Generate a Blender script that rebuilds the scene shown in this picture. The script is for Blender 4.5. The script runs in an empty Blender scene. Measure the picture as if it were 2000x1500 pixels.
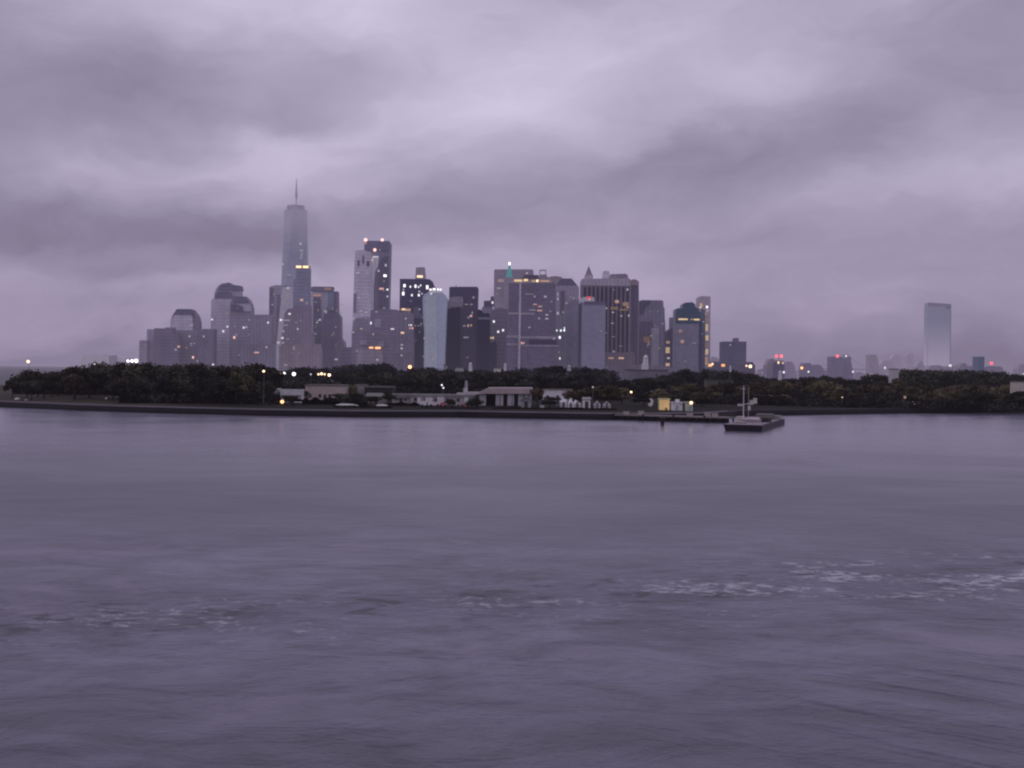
import bpy, math, random
import numpy as np
from mathutils import Matrix, Vector

random.seed(7)
rng = np.random.default_rng(7)
SC = bpy.context.scene
COL = SC.collection
R = math.radians

# ------------------------------------------------------------------ survey
# The place in metres: x to the right of the ferry's heading, y away over the
# water, z up from the water. Positions were surveyed from the photograph:
# at(px, py, d) is the point seen there at distance d.
F, CX, CY, ROLL, EYE = 2700.0, 1000.0, 724.0, 0.012, 15.0
CR, SR = math.cos(ROLL), math.sin(ROLL)


def at(px, py, d):
    rx, ry = px - CX, py - CY
    ux, uy = rx * CR + ry * SR, -rx * SR + ry * CR
    return Vector((ux / F * d, d, EYE - uy / F * d))


def horizon(px):
    return CY + ROLL * (px - CX)


# ------------------------------------------------------------------ colour
def lin(c):
    return tuple((v / 12.92 if v <= 0.04045 else ((v + 0.055) / 1.055) ** 2.4) for v in (x / 255.0 for x in c))


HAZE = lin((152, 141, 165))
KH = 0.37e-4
ILL = (0.25, 0.224, 0.312)           # light leaving an upright white face under this sky


def haze_f(d):
    return 1 - math.exp(-KH * d)


def albedo(seen, d):
    """The surface colour which reads as SEEN through the haze at distance d."""
    f = haze_f(d)
    out = []
    for s, h, e in zip(lin(seen), HAZE, ILL):
        out.append(min(0.8, max(0.008, (s - f * h) / (1 - f) / e)))
    return out


# ------------------------------------------------------------------ nodes
class NT:
    def __init__(self, tree):
        self.t = tree
        self.n = tree.nodes
        self.l = tree.links

    def new(self, kind, **kw):
        n = self.n.new(kind)
        for k, v in kw.items():
            setattr(n, k, v)
        return n

    def put(self, sock, v):
        if isinstance(v, bpy.types.NodeSocket):
            self.l.new(v, sock)
        elif v is not None:
            sock.default_value = v

    def m(self, op, a, b=None, c=None, clamp=False):
        n = self.new('ShaderNodeMath', operation=op, use_clamp=clamp)
        for i, v in enumerate((a, b, c)):
            if v is not None:
                self.put(n.inputs[i], v)
        return n.outputs[0]

    def vm(self, op, a, b=None, out=0):
        n = self.new('ShaderNodeVectorMath', operation=op)
        self.put(n.inputs[0], a)
        if b is not None:
            self.put(n.inputs[1], b)
        return n.outputs[out]

    def noise(self, vec, scale, detail=3.0, rough=0.5, dist=0.0, dims='3D'):
        n = self.new('ShaderNodeTexNoise', noise_dimensions=dims)
        if vec is not None:
            self.put(n.inputs['Vector'], vec)
        n.inputs['Scale'].default_value = scale
        n.inputs['Detail'].default_value = detail
        n.inputs['Roughness'].default_value = rough
        n.inputs['Distortion'].default_value = dist
        return n.outputs[0]

    def ramp(self, v, a, b, c=0.0, d=1.0, smooth=True):
        n = self.new('ShaderNodeMapRange', interpolation_type='SMOOTHSTEP' if smooth else 'LINEAR')
        self.put(n.inputs['Value'], v)
        for k, x in zip(('From Min', 'From Max', 'To Min', 'To Max'), (a, b, c, d)):
            n.inputs[k].default_value = x
        return n.outputs[0]

    def sep(self, v):
        n = self.new('ShaderNodeSeparateXYZ')
        self.put(n.inputs[0], v)
        return n.outputs

    def comb(self, x, y, z):
        n = self.new('ShaderNodeCombineXYZ')
        for i, v in enumerate((x, y, z)):
            self.put(n.inputs[i], v)
        return n.outputs[0]

    def mixc(self, fac, a, b, blend='MIX'):
        n = self.new('ShaderNodeMix', data_type='RGBA', blend_type=blend)
        self.put(n.inputs[0], fac)
        self.put(n.inputs[6], a)
        self.put(n.inputs[7], b)
        return n.outputs[2]

    def scale(self, col, f):
        return self.vm('SCALE', col) if False else self._scale(col, f)

    def _scale(self, col, f):
        n = self.new('ShaderNodeVectorMath', operation='SCALE')
        self.put(n.inputs[0], col)
        self.put(n.inputs['Scale'], f)
        return n.outputs[0]


# painted haze: emission mixed into every material, stronger with distance from the eye
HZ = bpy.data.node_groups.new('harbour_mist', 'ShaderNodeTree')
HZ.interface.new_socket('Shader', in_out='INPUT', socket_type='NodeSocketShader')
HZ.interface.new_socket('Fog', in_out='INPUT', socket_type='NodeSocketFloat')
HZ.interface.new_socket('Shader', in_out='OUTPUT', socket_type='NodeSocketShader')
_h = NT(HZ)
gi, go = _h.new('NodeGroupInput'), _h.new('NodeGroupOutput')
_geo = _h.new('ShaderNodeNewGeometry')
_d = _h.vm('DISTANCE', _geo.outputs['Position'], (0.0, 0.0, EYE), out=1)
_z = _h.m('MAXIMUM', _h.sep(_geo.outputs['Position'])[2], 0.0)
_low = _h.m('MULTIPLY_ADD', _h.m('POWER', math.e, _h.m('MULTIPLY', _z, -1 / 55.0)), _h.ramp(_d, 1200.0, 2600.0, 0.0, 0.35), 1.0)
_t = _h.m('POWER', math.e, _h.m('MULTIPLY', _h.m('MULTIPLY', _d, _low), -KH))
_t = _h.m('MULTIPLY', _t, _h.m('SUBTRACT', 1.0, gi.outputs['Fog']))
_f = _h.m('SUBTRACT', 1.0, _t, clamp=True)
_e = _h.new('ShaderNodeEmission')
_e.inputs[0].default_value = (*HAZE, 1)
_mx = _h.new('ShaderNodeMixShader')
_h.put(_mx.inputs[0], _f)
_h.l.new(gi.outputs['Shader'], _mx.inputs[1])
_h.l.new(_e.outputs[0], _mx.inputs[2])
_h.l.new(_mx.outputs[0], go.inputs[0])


def start(name):
    m = bpy.data.materials.new(name)
    m.use_nodes = True
    m.node_tree.nodes.clear()
    m.cycles.emission_sampling = 'NONE'
    return m, NT(m.node_tree)


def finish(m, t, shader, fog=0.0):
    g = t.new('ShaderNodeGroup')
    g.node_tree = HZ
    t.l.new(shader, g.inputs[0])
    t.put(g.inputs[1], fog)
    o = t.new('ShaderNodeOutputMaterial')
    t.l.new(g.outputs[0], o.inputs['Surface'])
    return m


def principled(t, col, rough=0.6, spec=0.3, normal=None):
    b = t.new('ShaderNodeBsdfPrincipled')
    t.put(b.inputs['Base Color'], (*col, 1) if isinstance(col, (tuple, list)) else col)
    t.put(b.inputs['Roughness'], rough)
    t.put(b.inputs['Specular IOR Level'], spec)
    if normal is not None:
        t.put(b.inputs['Normal'], normal)
    return b.outputs[0]


_cache = {}


def facade(seen, d, cell=(4.6, 3.9), contrast=0.08, rough=0.6, spec=0.2, grid=0.08, fog=None, blotch=0.16, style='g'):
    """Storeys and window bays: mottled panes in a pier-and-spandrel grid."""
    key = ('facade', tuple(seen), round(d / 150), cell, contrast, rough, grid, fog, style)
    if key in _cache:
        return _cache[key]
    m, t = start('facade')
    base = albedo(seen, d)
    tc = t.new('ShaderNodeTexCoord')
    x, y, z = t.sep(tc.outputs['Object'])
    u = t.m('DIVIDE', t.m('ADD', x, y), cell[0])
    v = t.m('DIVIDE', z, cell[1])
    wn = t.new('ShaderNodeTexWhiteNoise', noise_dimensions='2D')
    t.put(wn.inputs['Vector'], t.comb(t.m('FLOOR', u), t.m('FLOOR', v), 0.0))
    rnd = wn.outputs[0]
    fu = t.m('ABSOLUTE', t.m('SUBTRACT', t.m('FRACT', u), 0.5))
    fv = t.m('ABSOLUTE', t.m('SUBTRACT', t.m('FRACT', v), 0.5))
    edge = t.ramp(t.m('MAXIMUM', fu, fv), 0.22, 0.42)
    big = t.noise(tc.outputs['Object'], 0.018, 3.0, 0.6)
    bigv = t.noise(t.vm('MULTIPLY', tc.outputs['Object'], (1.0, 1.0, 0.12)), 0.05, 2.0)
    k = t.m('ADD', 1.0, t.m('MULTIPLY', t.m('SUBTRACT', rnd, 0.5), contrast * 2))
    k = t.m('ADD', k, t.m('MULTIPLY', t.m('SUBTRACT', edge, 0.5), grid))
    k = t.m('ADD', k, t.m('MULTIPLY', t.m('SUBTRACT', big, 0.5), blotch * 4))
    k = t.m('ADD', k, t.m('MULTIPLY', t.m('SUBTRACT', bigv, 0.5), blotch * 3))
    if style == 'h':
        k = t.m('ADD', k, t.m('MULTIPLY', t.m('SINE', t.m('MULTIPLY', z, 2 * math.pi / 8.4)), 0.085))
    elif style == 'v':
        k = t.m('ADD', k, t.m('MULTIPLY', t.m('SINE', t.m('MULTIPLY', t.m('ADD', x, y), 2 * math.pi / 8.0)), 0.085))
    elif style == 'w':
        ww = t.m('MULTIPLY', t.m('SINE', t.m('MULTIPLY', t.m('ADD', x, y), 2 * math.pi / 9.0)), t.m('SINE', t.m('MULTIPLY', z, 2 * math.pi / 10.5)))
        k = t.m('ADD', k, t.m('MULTIPLY', ww, 0.12))
    k = t.m('MAXIMUM', k, 0.15)
    sh = principled(t, t._scale(tuple(base), k), rough, spec)
    fg = 0.0
    if fog:  # painted fog: extra haze emission by height, edge wobbled by noise
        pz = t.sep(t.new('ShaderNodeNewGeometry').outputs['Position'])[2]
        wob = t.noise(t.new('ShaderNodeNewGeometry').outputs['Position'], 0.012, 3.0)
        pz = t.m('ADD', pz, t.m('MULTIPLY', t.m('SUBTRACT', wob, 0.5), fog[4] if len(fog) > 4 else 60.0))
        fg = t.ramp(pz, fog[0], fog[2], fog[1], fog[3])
    _cache[key] = finish(m, t, sh, fg)
    return _cache[key]


def plain(seen, d, rough=0.7, spec=0.2, var=0.25, sc=0.25, fog=0.0, name='paint'):
    key = ('plain', tuple(seen), round(d / 60), rough, var, sc, fog)
    if key in _cache:
        return _cache[key]
    m, t = start(name)
    tc = t.new('ShaderNodeTexCoord')
    n = t.noise(tc.outputs['Object'], sc, 4.0, 0.6)
    k = t.m('ADD', 1.0, t.m('MULTIPLY', t.m('SUBTRACT', n, 0.5), var * 4))
    sh = principled(t, t._scale(tuple(albedo(seen, d)), t.m('MAXIMUM', k, 0.1)), rough, spec)
    _cache[key] = finish(m, t, sh, fog)
    return _cache[key]


LIGHT = {'warm': (1.0, 0.72, 0.45), 'white': (1.0, 0.95, 1.0), 'orange': (1.0, 0.46, 0.19), 'cool': (0.85, 0.92, 1.0),
         'hut': (0.72, 0.46, 0.23), 'yellow': (1.0, 0.72, 0.40), 'red': (1.0, 0.12, 0.17), 'pink': (1.0, 0.55, 0.5), 'dim': (0.62, 0.56, 0.66), 'amber': (0.8, 0.5, 0.36)}


def glow(kind, strength=1.5):
    key = ('glow', kind, strength)
    if key in _cache:
        return _cache[key]
    m, t = start('lamp_light' if strength > 2 else 'lit_glass')
    tc = t.new('ShaderNodeTexCoord')
    n = t.noise(tc.outputs['Object'], 0.4, 2.0)
    e = t.new('ShaderNodeEmission')
    e.inputs[0].default_value = (*LIGHT[kind], 1)
    t.put(e.inputs[1], t.m('MULTIPLY', t.m('ADD', n, 0.5), strength))
    _cache[key] = finish(m, t, e.outputs[0])
    return _cache[key]


# ------------------------------------------------------------------ objects
def thing(name, label, cat, loc, group=None):
    o = bpy.data.objects.new(name, None)
    COL.objects.link(o)
    o.location = loc
    o.empty_display_size = 1.0
    o['label'], o['category'] = label, cat
    if group:
        o['group'] = group
    return o


def mesh(name, verts, faces, mat, parent=None, smooth=False):
    me = bpy.data.meshes.new(name)
    off = parent_world(parent)
    me.from_pydata([tuple(Vector(v) - off) for v in verts], [], faces)
    me.materials.append(mat)
    if smooth:
        me.polygons.foreach_set('use_smooth', [True] * len(me.polygons))
    me.update()
    o = bpy.data.objects.new(name, me)
    COL.objects.link(o)
    if parent is not None:
        o.parent = parent
    return o


def parent_world(p):
    v = Vector((0, 0, 0))
    while p is not None:
        v += p.location
        p = p.parent
    return v


def structure(o):
    o['kind'] = 'structure'
    return o


class G:
    """Collects solids for one mesh."""

    def __init__(self):
        self.v, self.f = [], []

    def add(self, vs, fs):
        n = len(self.v)
        self.v += [Vector(v) for v in vs]
        self.f += [[i + n for i in f] for f in fs]
        return self

    def box(self, x0, x1, y0, y1, z0, z1):
        vs = [(x0, y0, z0), (x1, y0, z0), (x1, y1, z0), (x0, y1, z0), (x0, y0, z1), (x1, y0, z1), (x1, y1, z1), (x0, y1, z1)]
        return self.add(vs, [(0, 3, 2, 1), (4, 5, 6, 7), (0, 1, 5, 4), (1, 2, 6, 5), (2, 3, 7, 6), (3, 0, 4, 7)])

    def extrude(self, pts, y0, y1):
        """pts: outline in (x, z), either way round, pushed from y0 to y1."""
        n = len(pts)
        a = sum(pts[i][0] * pts[(i + 1) % n][1] - pts[(i + 1) % n][0] * pts[i][1] for i in range(n))
        if a < 0:
            pts = pts[::-1]
        vs = [(x, y0, z) for x, z in pts] + [(x, y1, z) for x, z in pts]
        fs = [list(range(n)), list(range(2 * n - 1, n - 1, -1))]
        for i in range(n):
            j = (i + 1) % n
            fs.append((i, i + n, j + n, j))
        return self.add(vs, fs)

    def loft(self, rings, cap=True):
        n = len(rings[0])
        vs = [p for r in rings for p in r]
        fs = []
        for k in range(len(rings) - 1):
            for i in range(n):
                j = (i + 1) % n
                fs.append((k * n + i, k * n + j, (k + 1) * n + j, (k + 1) * n + i))
        if cap:
            fs += [list(range(n - 1, -1, -1)), list(range((len(rings) - 1) * n, len(rings) * n))]
        return self.add(vs, fs)

    def lathe(self, c, prof, n=12, rot=0.0):
        """prof: (radius, z) upwards."""
        rings = [[(c[0] + r * math.cos(2 * math.pi * i / n + rot), c[1] + r * math.sin(2 * math.pi * i / n + rot), z) for i in range(n)] for r, z in prof]
        return self.loft(rings)

    def tube(self, a, b, r0, r1=None, n=8):
        a, b = Vector(a), Vector(b)
        r1 = r0 if r1 is None else r1
        d = (b - a).normalized()
        s = d.cross(Vector((0, 0, 1)) if abs(d.z) < 0.9 else Vector((1, 0, 0))).normalized()
        q = d.cross(s)
        rings = []
        for p, r in ((a, r0), (b, r1)):
            rings.append([p + (s * math.cos(2 * math.pi * i / n) + q * math.sin(2 * math.pi * i / n)) * r for i in range(n)])
        return self.loft(rings)

    def ball(self, c, r, n=10, squash=1.0):
        prof = [(max(0.02, math.sin(math.pi * k / 6)) * r, c[2] - math.cos(math.pi * k / 6) * r * squash) for k in range(7)]
        return self.lathe(c, prof, n)

    def make(self, name, mat, parent=None, smooth=False):
        return mesh(name, self.v, self.f, mat, parent, smooth)


# ------------------------------------------------------------------ camera
cam = bpy.data.cameras.new('camera')
cam.sensor_width = 36.0
cam.lens = 36.0 * F / 2000.0
cam.shift_y = -(750.0 - CY) / 2000.0
cam.clip_start, cam.clip_end = 0.5, 200000.0
cam_o = bpy.data.objects.new('camera', cam)
COL.objects.link(cam_o)
cam_o.matrix_world = Matrix.Translation((0, 0, EYE)) @ Matrix.Rotation(R(90), 4, 'X') @ Matrix.Rotation(ROLL, 4, 'Z')
SC.camera = cam_o

# ------------------------------------------------------------------ sky: dusk overcast
W = bpy.data.worlds.new('World')
SC.world = W
W.use_nodes = True
W.node_tree.nodes.clear()
w = NT(W.node_tree)
tc = w.new('ShaderNodeTexCoord')
dx, dy, dz = w.sep(tc.outputs['Generated'])
az = w.m('ARCTAN2', dx, dy)
el = w.m('ARCSINE', dz)
# wind-torn stratus: warp the lookup, then long flat streaks
wx = w.m('SUBTRACT', w.noise(w.comb(w.m('MULTIPLY', az, 5.0), w.m('MULTIPLY', el, 11.0), 3.1), 1.0, 4.0, 0.55), 0.5)
wy = w.m('SUBTRACT', w.noise(w.comb(w.m('MULTIPLY', az, 5.0), w.m('MULTIPLY', el, 11.0), 8.7), 1.0, 4.0, 0.55), 0.5)
wz = w.m('SUBTRACT', w.noise(w.comb(w.m('MULTIPLY', az, 15.0), w.m('MULTIPLY', el, 26.0), 6.2), 1.0, 4.0, 0.55), 0.5)
azw = w.m('ADD', az, w.m('MULTIPLY', wx, 0.13))
elw = w.m('ADD', el, w.m('MULTIPLY_ADD', wz, 0.038, w.m('MULTIPLY', wy, 0.05)))
# brightness by height (display values; made linear below)
crv = w.new('ShaderNodeValToRGB')
crv.color_ramp.interpolation = 'B_SPLINE'
w.put(crv.inputs[0], w.m('DIVIDE', elw, 0.40, clamp=True))
stops = [(0.0, 128), (0.07, 142), (0.15, 157), (0.25, 153), (0.35, 158), (0.5, 165), (0.66, 172), (1.0, 165)]
els = crv.color_ramp.elements
while len(els) < len(stops):
    els.new(0.5)
for e_, (p_, v_) in zip(els, stops):
    e_.position = p_
    e_.color = (v_ / 255, v_ / 255, v_ / 255, 1)
L = crv.outputs[0]
# cloud banks: (px, py, half width, half height, tilt, brightness)
BANKS = [(690, 0, 230, 90, 0, 22), (150, 185, 480, 85, 3, -21), (0, 300, 170, 150, 0, -13), (1120, 120, 160, 60, 0, 6), (900, 215, 220, 85, -8, 28), (500, 312, 165, 55, -6, 26), (640, 400, 120, 40, 0, 6), (260, 335, 160, 34, -4, 12),
         (1240, 335, 320, 62, -9, -13), (1720, 255, 420, 85, -13, -15), (20, 440, 330, 58, 2, -16), (400, 488, 250, 50, 2, -24), (230, 545, 110, 24, 0, -10), (290, 540, 150, 22, 2, -12), (830, 440, 300, 50, 3, -14),
         (600, 560, 300, 40, 0, 8), (1960, 340, 150, 60, -5, 14), (1930, 90, 240, 110, 0, -20), (1640, 385, 280, 36, -6, 8), (1850, 520, 300, 60, 0, -6),
         (1950, 670, 420, 70, 0, -6), (1250, 70, 260, 60, 0, 8), (100, 15, 260, 45, 0, 8), (650, 350, 120, 60, 0, 14), (1060, 500, 150, 36, 0, 6), (100, 560, 160, 30, 0, 6), (1500, 170, 260, 40, -12, 8)]
for px, py, sx, sy, rot, amp in BANKS:
    a0, e0 = (px - CX) / F, (horizon(px) - py) / F
    ca, sa = math.cos(R(-rot)), math.sin(R(-rot))
    da, de = w.m('SUBTRACT', azw, a0), w.m('SUBTRACT', elw, e0)
    u_ = w.m('MULTIPLY', w.m('MULTIPLY_ADD', da, ca, w.m('MULTIPLY', de, sa)), F / sx)
    v_ = w.m('MULTIPLY', w.m('MULTIPLY_ADD', de, ca, w.m('MULTIPLY', da, -sa)), F / sy)
    q = w.m('MULTIPLY_ADD', u_, u_, w.m('MULTIPLY', v_, v_))
    g_ = w.m('MULTIPLY', w.m('POWER', math.e, w.m('MULTIPLY', q, -0.8)), amp / 255.0)
    L = w.m('ADD', L, g_)
fine = w.noise(w.comb(w.m('MULTIPLY', azw, 8.0), w.m('MULTIPLY_ADD', elw, 20.0, w.m('MULTIPLY', azw, -1.6)), 1.3), 1.0, 5.0, 0.52, 0.35)
L = w.m('ADD', L, w.m('MULTIPLY', w.m('SUBTRACT', fine, 0.5), 0.19))
soft = w.noise(w.comb(w.m('MULTIPLY', azw, 16.0), w.m('MULTIPLY', elw, 40.0), 5.3), 1.0, 4.0, 0.5)
L = w.m('ADD', L, w.m('MULTIPLY', w.m('SUBTRACT', soft, 0.5), 0.05))
L = w.m('POWER', w.m('MAXIMUM', L, 0.3), 2.2)
tint = w.mixc(w.ramp(el, 0.0, 0.2), (1.17, 1.0, 1.37, 1), (1.11, 1.0, 1.33, 1))
tint = w.mixc(w.ramp(L, 0.2, 0.5), w.vm('MULTIPLY', tint, (1.0, 0.985, 1.07)), tint)
cloud = w.new('ShaderNodeBackground')
w.put(cloud.inputs[0], w._scale(tint, L))
cloud.inputs[1].default_value = 1.0
sky = w.new('ShaderNodeTexSky')
sky.sky_type = 'NISHITA'
sky.sun_disc = False
SUN_EL, SUN_AZ = R(3.0), R(250.0)
sky.sun_elevation, sky.sun_rotation = SUN_EL, SUN_AZ
sky_b = w.new('ShaderNodeBackground')
w.l.new(sky.outputs[0], sky_b.inputs[0])
sky_b.inputs[1].default_value = 0.08
mixw = w.new('ShaderNodeMixShader')
mixw.inputs[0].default_value = 0.985          # near-total cloud cover
w.l.new(sky_b.outputs[0], mixw.inputs[1])
w.l.new(cloud.outputs[0], mixw.inputs[2])
ow = w.new('ShaderNodeOutputWorld')
w.l.new(mixw.outputs[0], ow.inputs[0])

sun = bpy.data.lights.new('sun', 'SUN')
sun.energy, sun.angle, sun.color = 0.12, R(25), (1.0, 0.92, 0.95)
sun_o = bpy.data.objects.new('sun', sun)
COL.objects.link(sun_o)
_sd = Vector((math.sin(SUN_AZ) * math.cos(R(25)), math.cos(SUN_AZ) * math.cos(R(25)), math.sin(R(25))))
sun_o.rotation_euler = _sd.to_track_quat('Z', 'Y').to_euler()

# ------------------------------------------------------------------ water
m, t = start('harbour_water')
pos = t.new('ShaderNodeNewGeometry').outputs['Position']
X, Y, Z = t.sep(pos)
# the band of churned water left by a passing boat (a straight line over the bay)
wa, wb = Vector((-29.0, 80.0)), Vector((40.0, 106.0))
wd = (wb - wa).normalized()
wn_ = Vector((-wd.y, wd.x))
warp = t.m('MULTIPLY', t.m('SUBTRACT', t.noise(pos, 0.07, 4.0, 0.6), 0.5), 22.0)
across = t.m('ADD', t.m('MULTIPLY_ADD', X, wn_.x, t.m('MULTIPLY_ADD', Y, wn_.y, -(wa.x * wn_.x + wa.y * wn_.y))), warp)
along = t.m('MULTIPLY_ADD', X, wd.x, t.m('MULTIPLY_ADD', Y, wd.y, -(wa.x * wd.x + wa.y * wd.y)))
band = t.m('POWER', math.e, t.m('MULTIPLY', t.m('POWER', t.m('DIVIDE', across, 10.0), 2.0), -1.0))
wide = t.m('POWER', math.e, t.m('MULTIPLY', t.m('POWER', t.m('DIVIDE', across, 22.0), 2.0), -1.0))
grow = t.ramp(along, 0.0, 80.0, 0.5, 1.0)
st = t.vm('MULTIPLY', pos, (0.75, 1.0, 1.0))
far = t.ramp(Y, 85.0, 190.0, 1.0, 0.16)
# long oblique streaks trailing from the ferry's own bow wave
sx_, sy_ = 0.747, -0.664
al = t.m('MULTIPLY_ADD', X, sx_, t.m('MULTIPLY', Y, sy_))
ac = t.m('MULTIPLY_ADD', X, -sy_, t.m('MULTIPLY', Y, sx_))
streak = t.noise(t.comb(t.m('MULTIPLY', al, 0.05), t.m('MULTIPLY', ac, 0.42), 2.0), 1.0, 3.0, 0.5, 0.5)
smask = t.m('MULTIPLY', t.ramp(X, 2.0, 22.0), t.ramp(Y, 84.0, 66.0))
h1 = t.noise(st, 0.7, 4.0, 0.55, 0.6)
h2 = t.noise(t.vm('MULTIPLY', pos, (0.8, 1.0, 1.0)), 0.14, 4.0, 0.6, 0.9)
h3 = t.noise(t.vm('MULTIPLY', pos, (0.9, 1.0, 1.0)), 2.6, 3.0, 0.6, 0.4)
churn = t.noise(t.vm('MULTIPLY', pos, (0.9, 1.0, 1.0)), 0.8, 6.0, 0.68, 0.8)
hh = t.m('MULTIPLY_ADD', h2, 1.6, t.m('MULTIPLY', h1, t.m('MULTIPLY_ADD', wide, 0.34, 0.22)))
hh = t.m('MULTIPLY_ADD', h3, 0.17, hh)
hh = t.m('MULTIPLY_ADD', churn, t.m('MULTIPLY', band, t.m('MULTIPLY', grow, 2.2)), hh)
hh = t.m('MULTIPLY_ADD', streak, t.m('MULTIPLY', smask, 1.6), hh)
bump = t.new('ShaderNodeBump')
bump.inputs['Strength'].default_value = 0.5
bump.inputs['Distance'].default_value = 1.0
t.put(bump.inputs['Height'], t.m('MULTIPLY', hh, far))
slick = t.noise(t.vm('MULTIPLY', pos, (0.7, 1.0, 1.0)), 0.035, 4.0, 0.6, 0.8)
smear = t.noise(t.vm('MULTIPLY', pos, (0.75, 1.0, 1.0)), 0.16, 6.0, 0.66, 1.0)
b = t.new('ShaderNodeBsdfPrincipled')
near = t.ramp(Y, 95.0, 150.0, 1.0, 0.22)
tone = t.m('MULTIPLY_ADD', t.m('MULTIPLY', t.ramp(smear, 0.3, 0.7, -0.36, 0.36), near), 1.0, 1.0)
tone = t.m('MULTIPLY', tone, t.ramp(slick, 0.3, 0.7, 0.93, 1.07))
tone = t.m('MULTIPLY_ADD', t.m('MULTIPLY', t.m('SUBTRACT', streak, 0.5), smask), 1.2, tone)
water_col = t.mixc(t.ramp(slick, 0.35, 0.65), (0.095, 0.094, 0.128, 1), (0.101, 0.095, 0.125, 1))
tone = t.m('MULTIPLY', tone, t.ramp(Y, 130.0, 420.0, 1.15, 1.95))  # sky reflection towards the shore put into the base colour
tone = t.m('MULTIPLY', tone, t.ramp(Y, 600.0, 1100.0, 1.0, 0.3))  # weaker reflection far out, also done by darkening the colour
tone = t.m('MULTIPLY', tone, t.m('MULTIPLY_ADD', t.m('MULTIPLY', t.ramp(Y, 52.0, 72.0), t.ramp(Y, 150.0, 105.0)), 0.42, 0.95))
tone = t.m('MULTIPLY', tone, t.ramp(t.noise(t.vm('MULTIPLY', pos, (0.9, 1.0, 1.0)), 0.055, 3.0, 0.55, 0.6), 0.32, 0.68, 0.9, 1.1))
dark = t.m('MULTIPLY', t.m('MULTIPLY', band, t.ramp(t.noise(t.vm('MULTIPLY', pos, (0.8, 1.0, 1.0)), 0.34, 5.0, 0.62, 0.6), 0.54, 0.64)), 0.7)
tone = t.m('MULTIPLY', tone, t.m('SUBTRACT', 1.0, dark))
t.put(b.inputs['Base Color'], t._scale(water_col, tone))
t.put(b.inputs['Roughness'], t.m('MULTIPLY', t.ramp(slick, 0.3, 0.7, 0.32, 0.44), t.m('MULTIPLY', t.ramp(Y, 120.0, 380.0, 1.0, 0.5), t.ramp(Y, 600.0, 1100.0, 1.0, 2.6))))
b.inputs['IOR'].default_value = 1.38
t.put(b.inputs['Normal'], bump.outputs[0])
fn = t.noise(t.vm('MULTIPLY', pos, (0.8, 1.0, 1.0)), 1.15, 7.0, 0.70, 0.6)
fn2 = t.noise(t.vm('MULTIPLY', pos, (0.6, 1.0, 1.0)), 0.12, 4.0, 0.6)
thr = t.m('MULTIPLY', t.m('MULTIPLY', band, grow), t.ramp(fn2, 0.42, 0.60))
foam = t.m('MULTIPLY', t.ramp(t.m('MULTIPLY_ADD', thr, 0.14, fn), 0.60, 0.67), t.m('POWER', thr, 0.6))
fo = t.new('ShaderNodeBsdfDiffuse')
fo.inputs[0].default_value = (0.62, 0.62, 0.66, 1)
mx = t.new('ShaderNodeMixShader')
t.put(mx.inputs[0], t.m('MULTIPLY', foam, t.ramp(along, 30.0, 78.0, 0.75, 1.0), clamp=True))
t.l.new(b.outputs[0], mx.inputs[1])
t.l.new(fo.outputs[0], mx.inputs[2])
finish(m, t, mx.outputs[0])
WATER = m
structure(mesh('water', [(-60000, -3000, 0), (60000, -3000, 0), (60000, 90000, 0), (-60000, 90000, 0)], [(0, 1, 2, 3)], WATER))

# ------------------------------------------------------------------ the island
SHORE = [(-700, 700), (-240, 520)] + [(at(px, horizon(px), d).x, d) for px, d in ((0, 488), (150, 461), (300, 444), (500, 431), (700, 428), (900, 438), (1000, 435), (1180, 431), (1300, 438),
                                                                              (1385, 452), (1440, 484), (1560, 505), (1700, 533), (2000, 585))] + [(420, 640), (900, 900)]
ZT = 1.75                                # top of the sea wall


def shore_y(x):
    for (x0, y0), (x1, y1) in zip(SHORE, SHORE[1:]):
        if x0 <= x <= x1:
            return y0 + (y1 - y0) * (x - x0) / (x1 - x0)
    return 640.0


def ground_z(x, y):
    s = max(0.0, y - shore_y(x))
    return ZT + min(1.0, s / 60.0) * 1.0 + min(1.0, max(0.0, s - 120) / 300.0) * 1.5


def lawn_mat():
    m, t = start('lawn')
    pos = t.new('ShaderNodeNewGeometry').outputs['Position']
    n = t.noise(pos, 0.05, 4.0, 0.6)
    n2 = t.noise(pos, 1.5, 3.0, 0.6)
    c = t.mixc(t.ramp(n, 0.35, 0.65), (0.05, 0.048, 0.03, 1), (0.085, 0.072, 0.055, 1))
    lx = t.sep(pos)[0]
    c = t._scale(c, t.ramp(lx, -130.0, -95.0, 0.95, 0.24))  # shade under the trees put into the lawn colour past the open point
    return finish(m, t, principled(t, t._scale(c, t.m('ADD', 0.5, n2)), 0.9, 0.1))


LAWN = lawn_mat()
rows = [0, 8, 20, 40, 60, 100, 160, 260, 420, 800]
g = G()
xs = np.linspace(-700, 900, 81)
def back(x, r):
    return shore_y(x) + min(r, 800.0 if x > -100 else max(30.0, 860.0 + 0.25 * x - shore_y(x)))


vs = [(x, back(x, r) + (0.6 if r == 0 else 0), ground_z(x, back(x, r)) - (0.02 if r == 0 else 0)) for x in xs for r in rows]
fs = [(i * len(rows) + j, (i + 1) * len(rows) + j, (i + 1) * len(rows) + j + 1, i * len(rows) + j + 1) for i in range(len(xs) - 1) for j in range(len(rows) - 1)]
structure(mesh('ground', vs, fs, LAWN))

# promenade behind the wall: a paved strip
m, t = start('promenade_paving')
pos = t.new('ShaderNodeNewGeometry').outputs['Position']
n = t.noise(pos, 0.12, 4.0, 0.6)
PAVE = finish(m, t, principled(t, t._scale((0.13, 0.115, 0.125), t.m('ADD', 0.45, n)), 0.8, 0.2))


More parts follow.
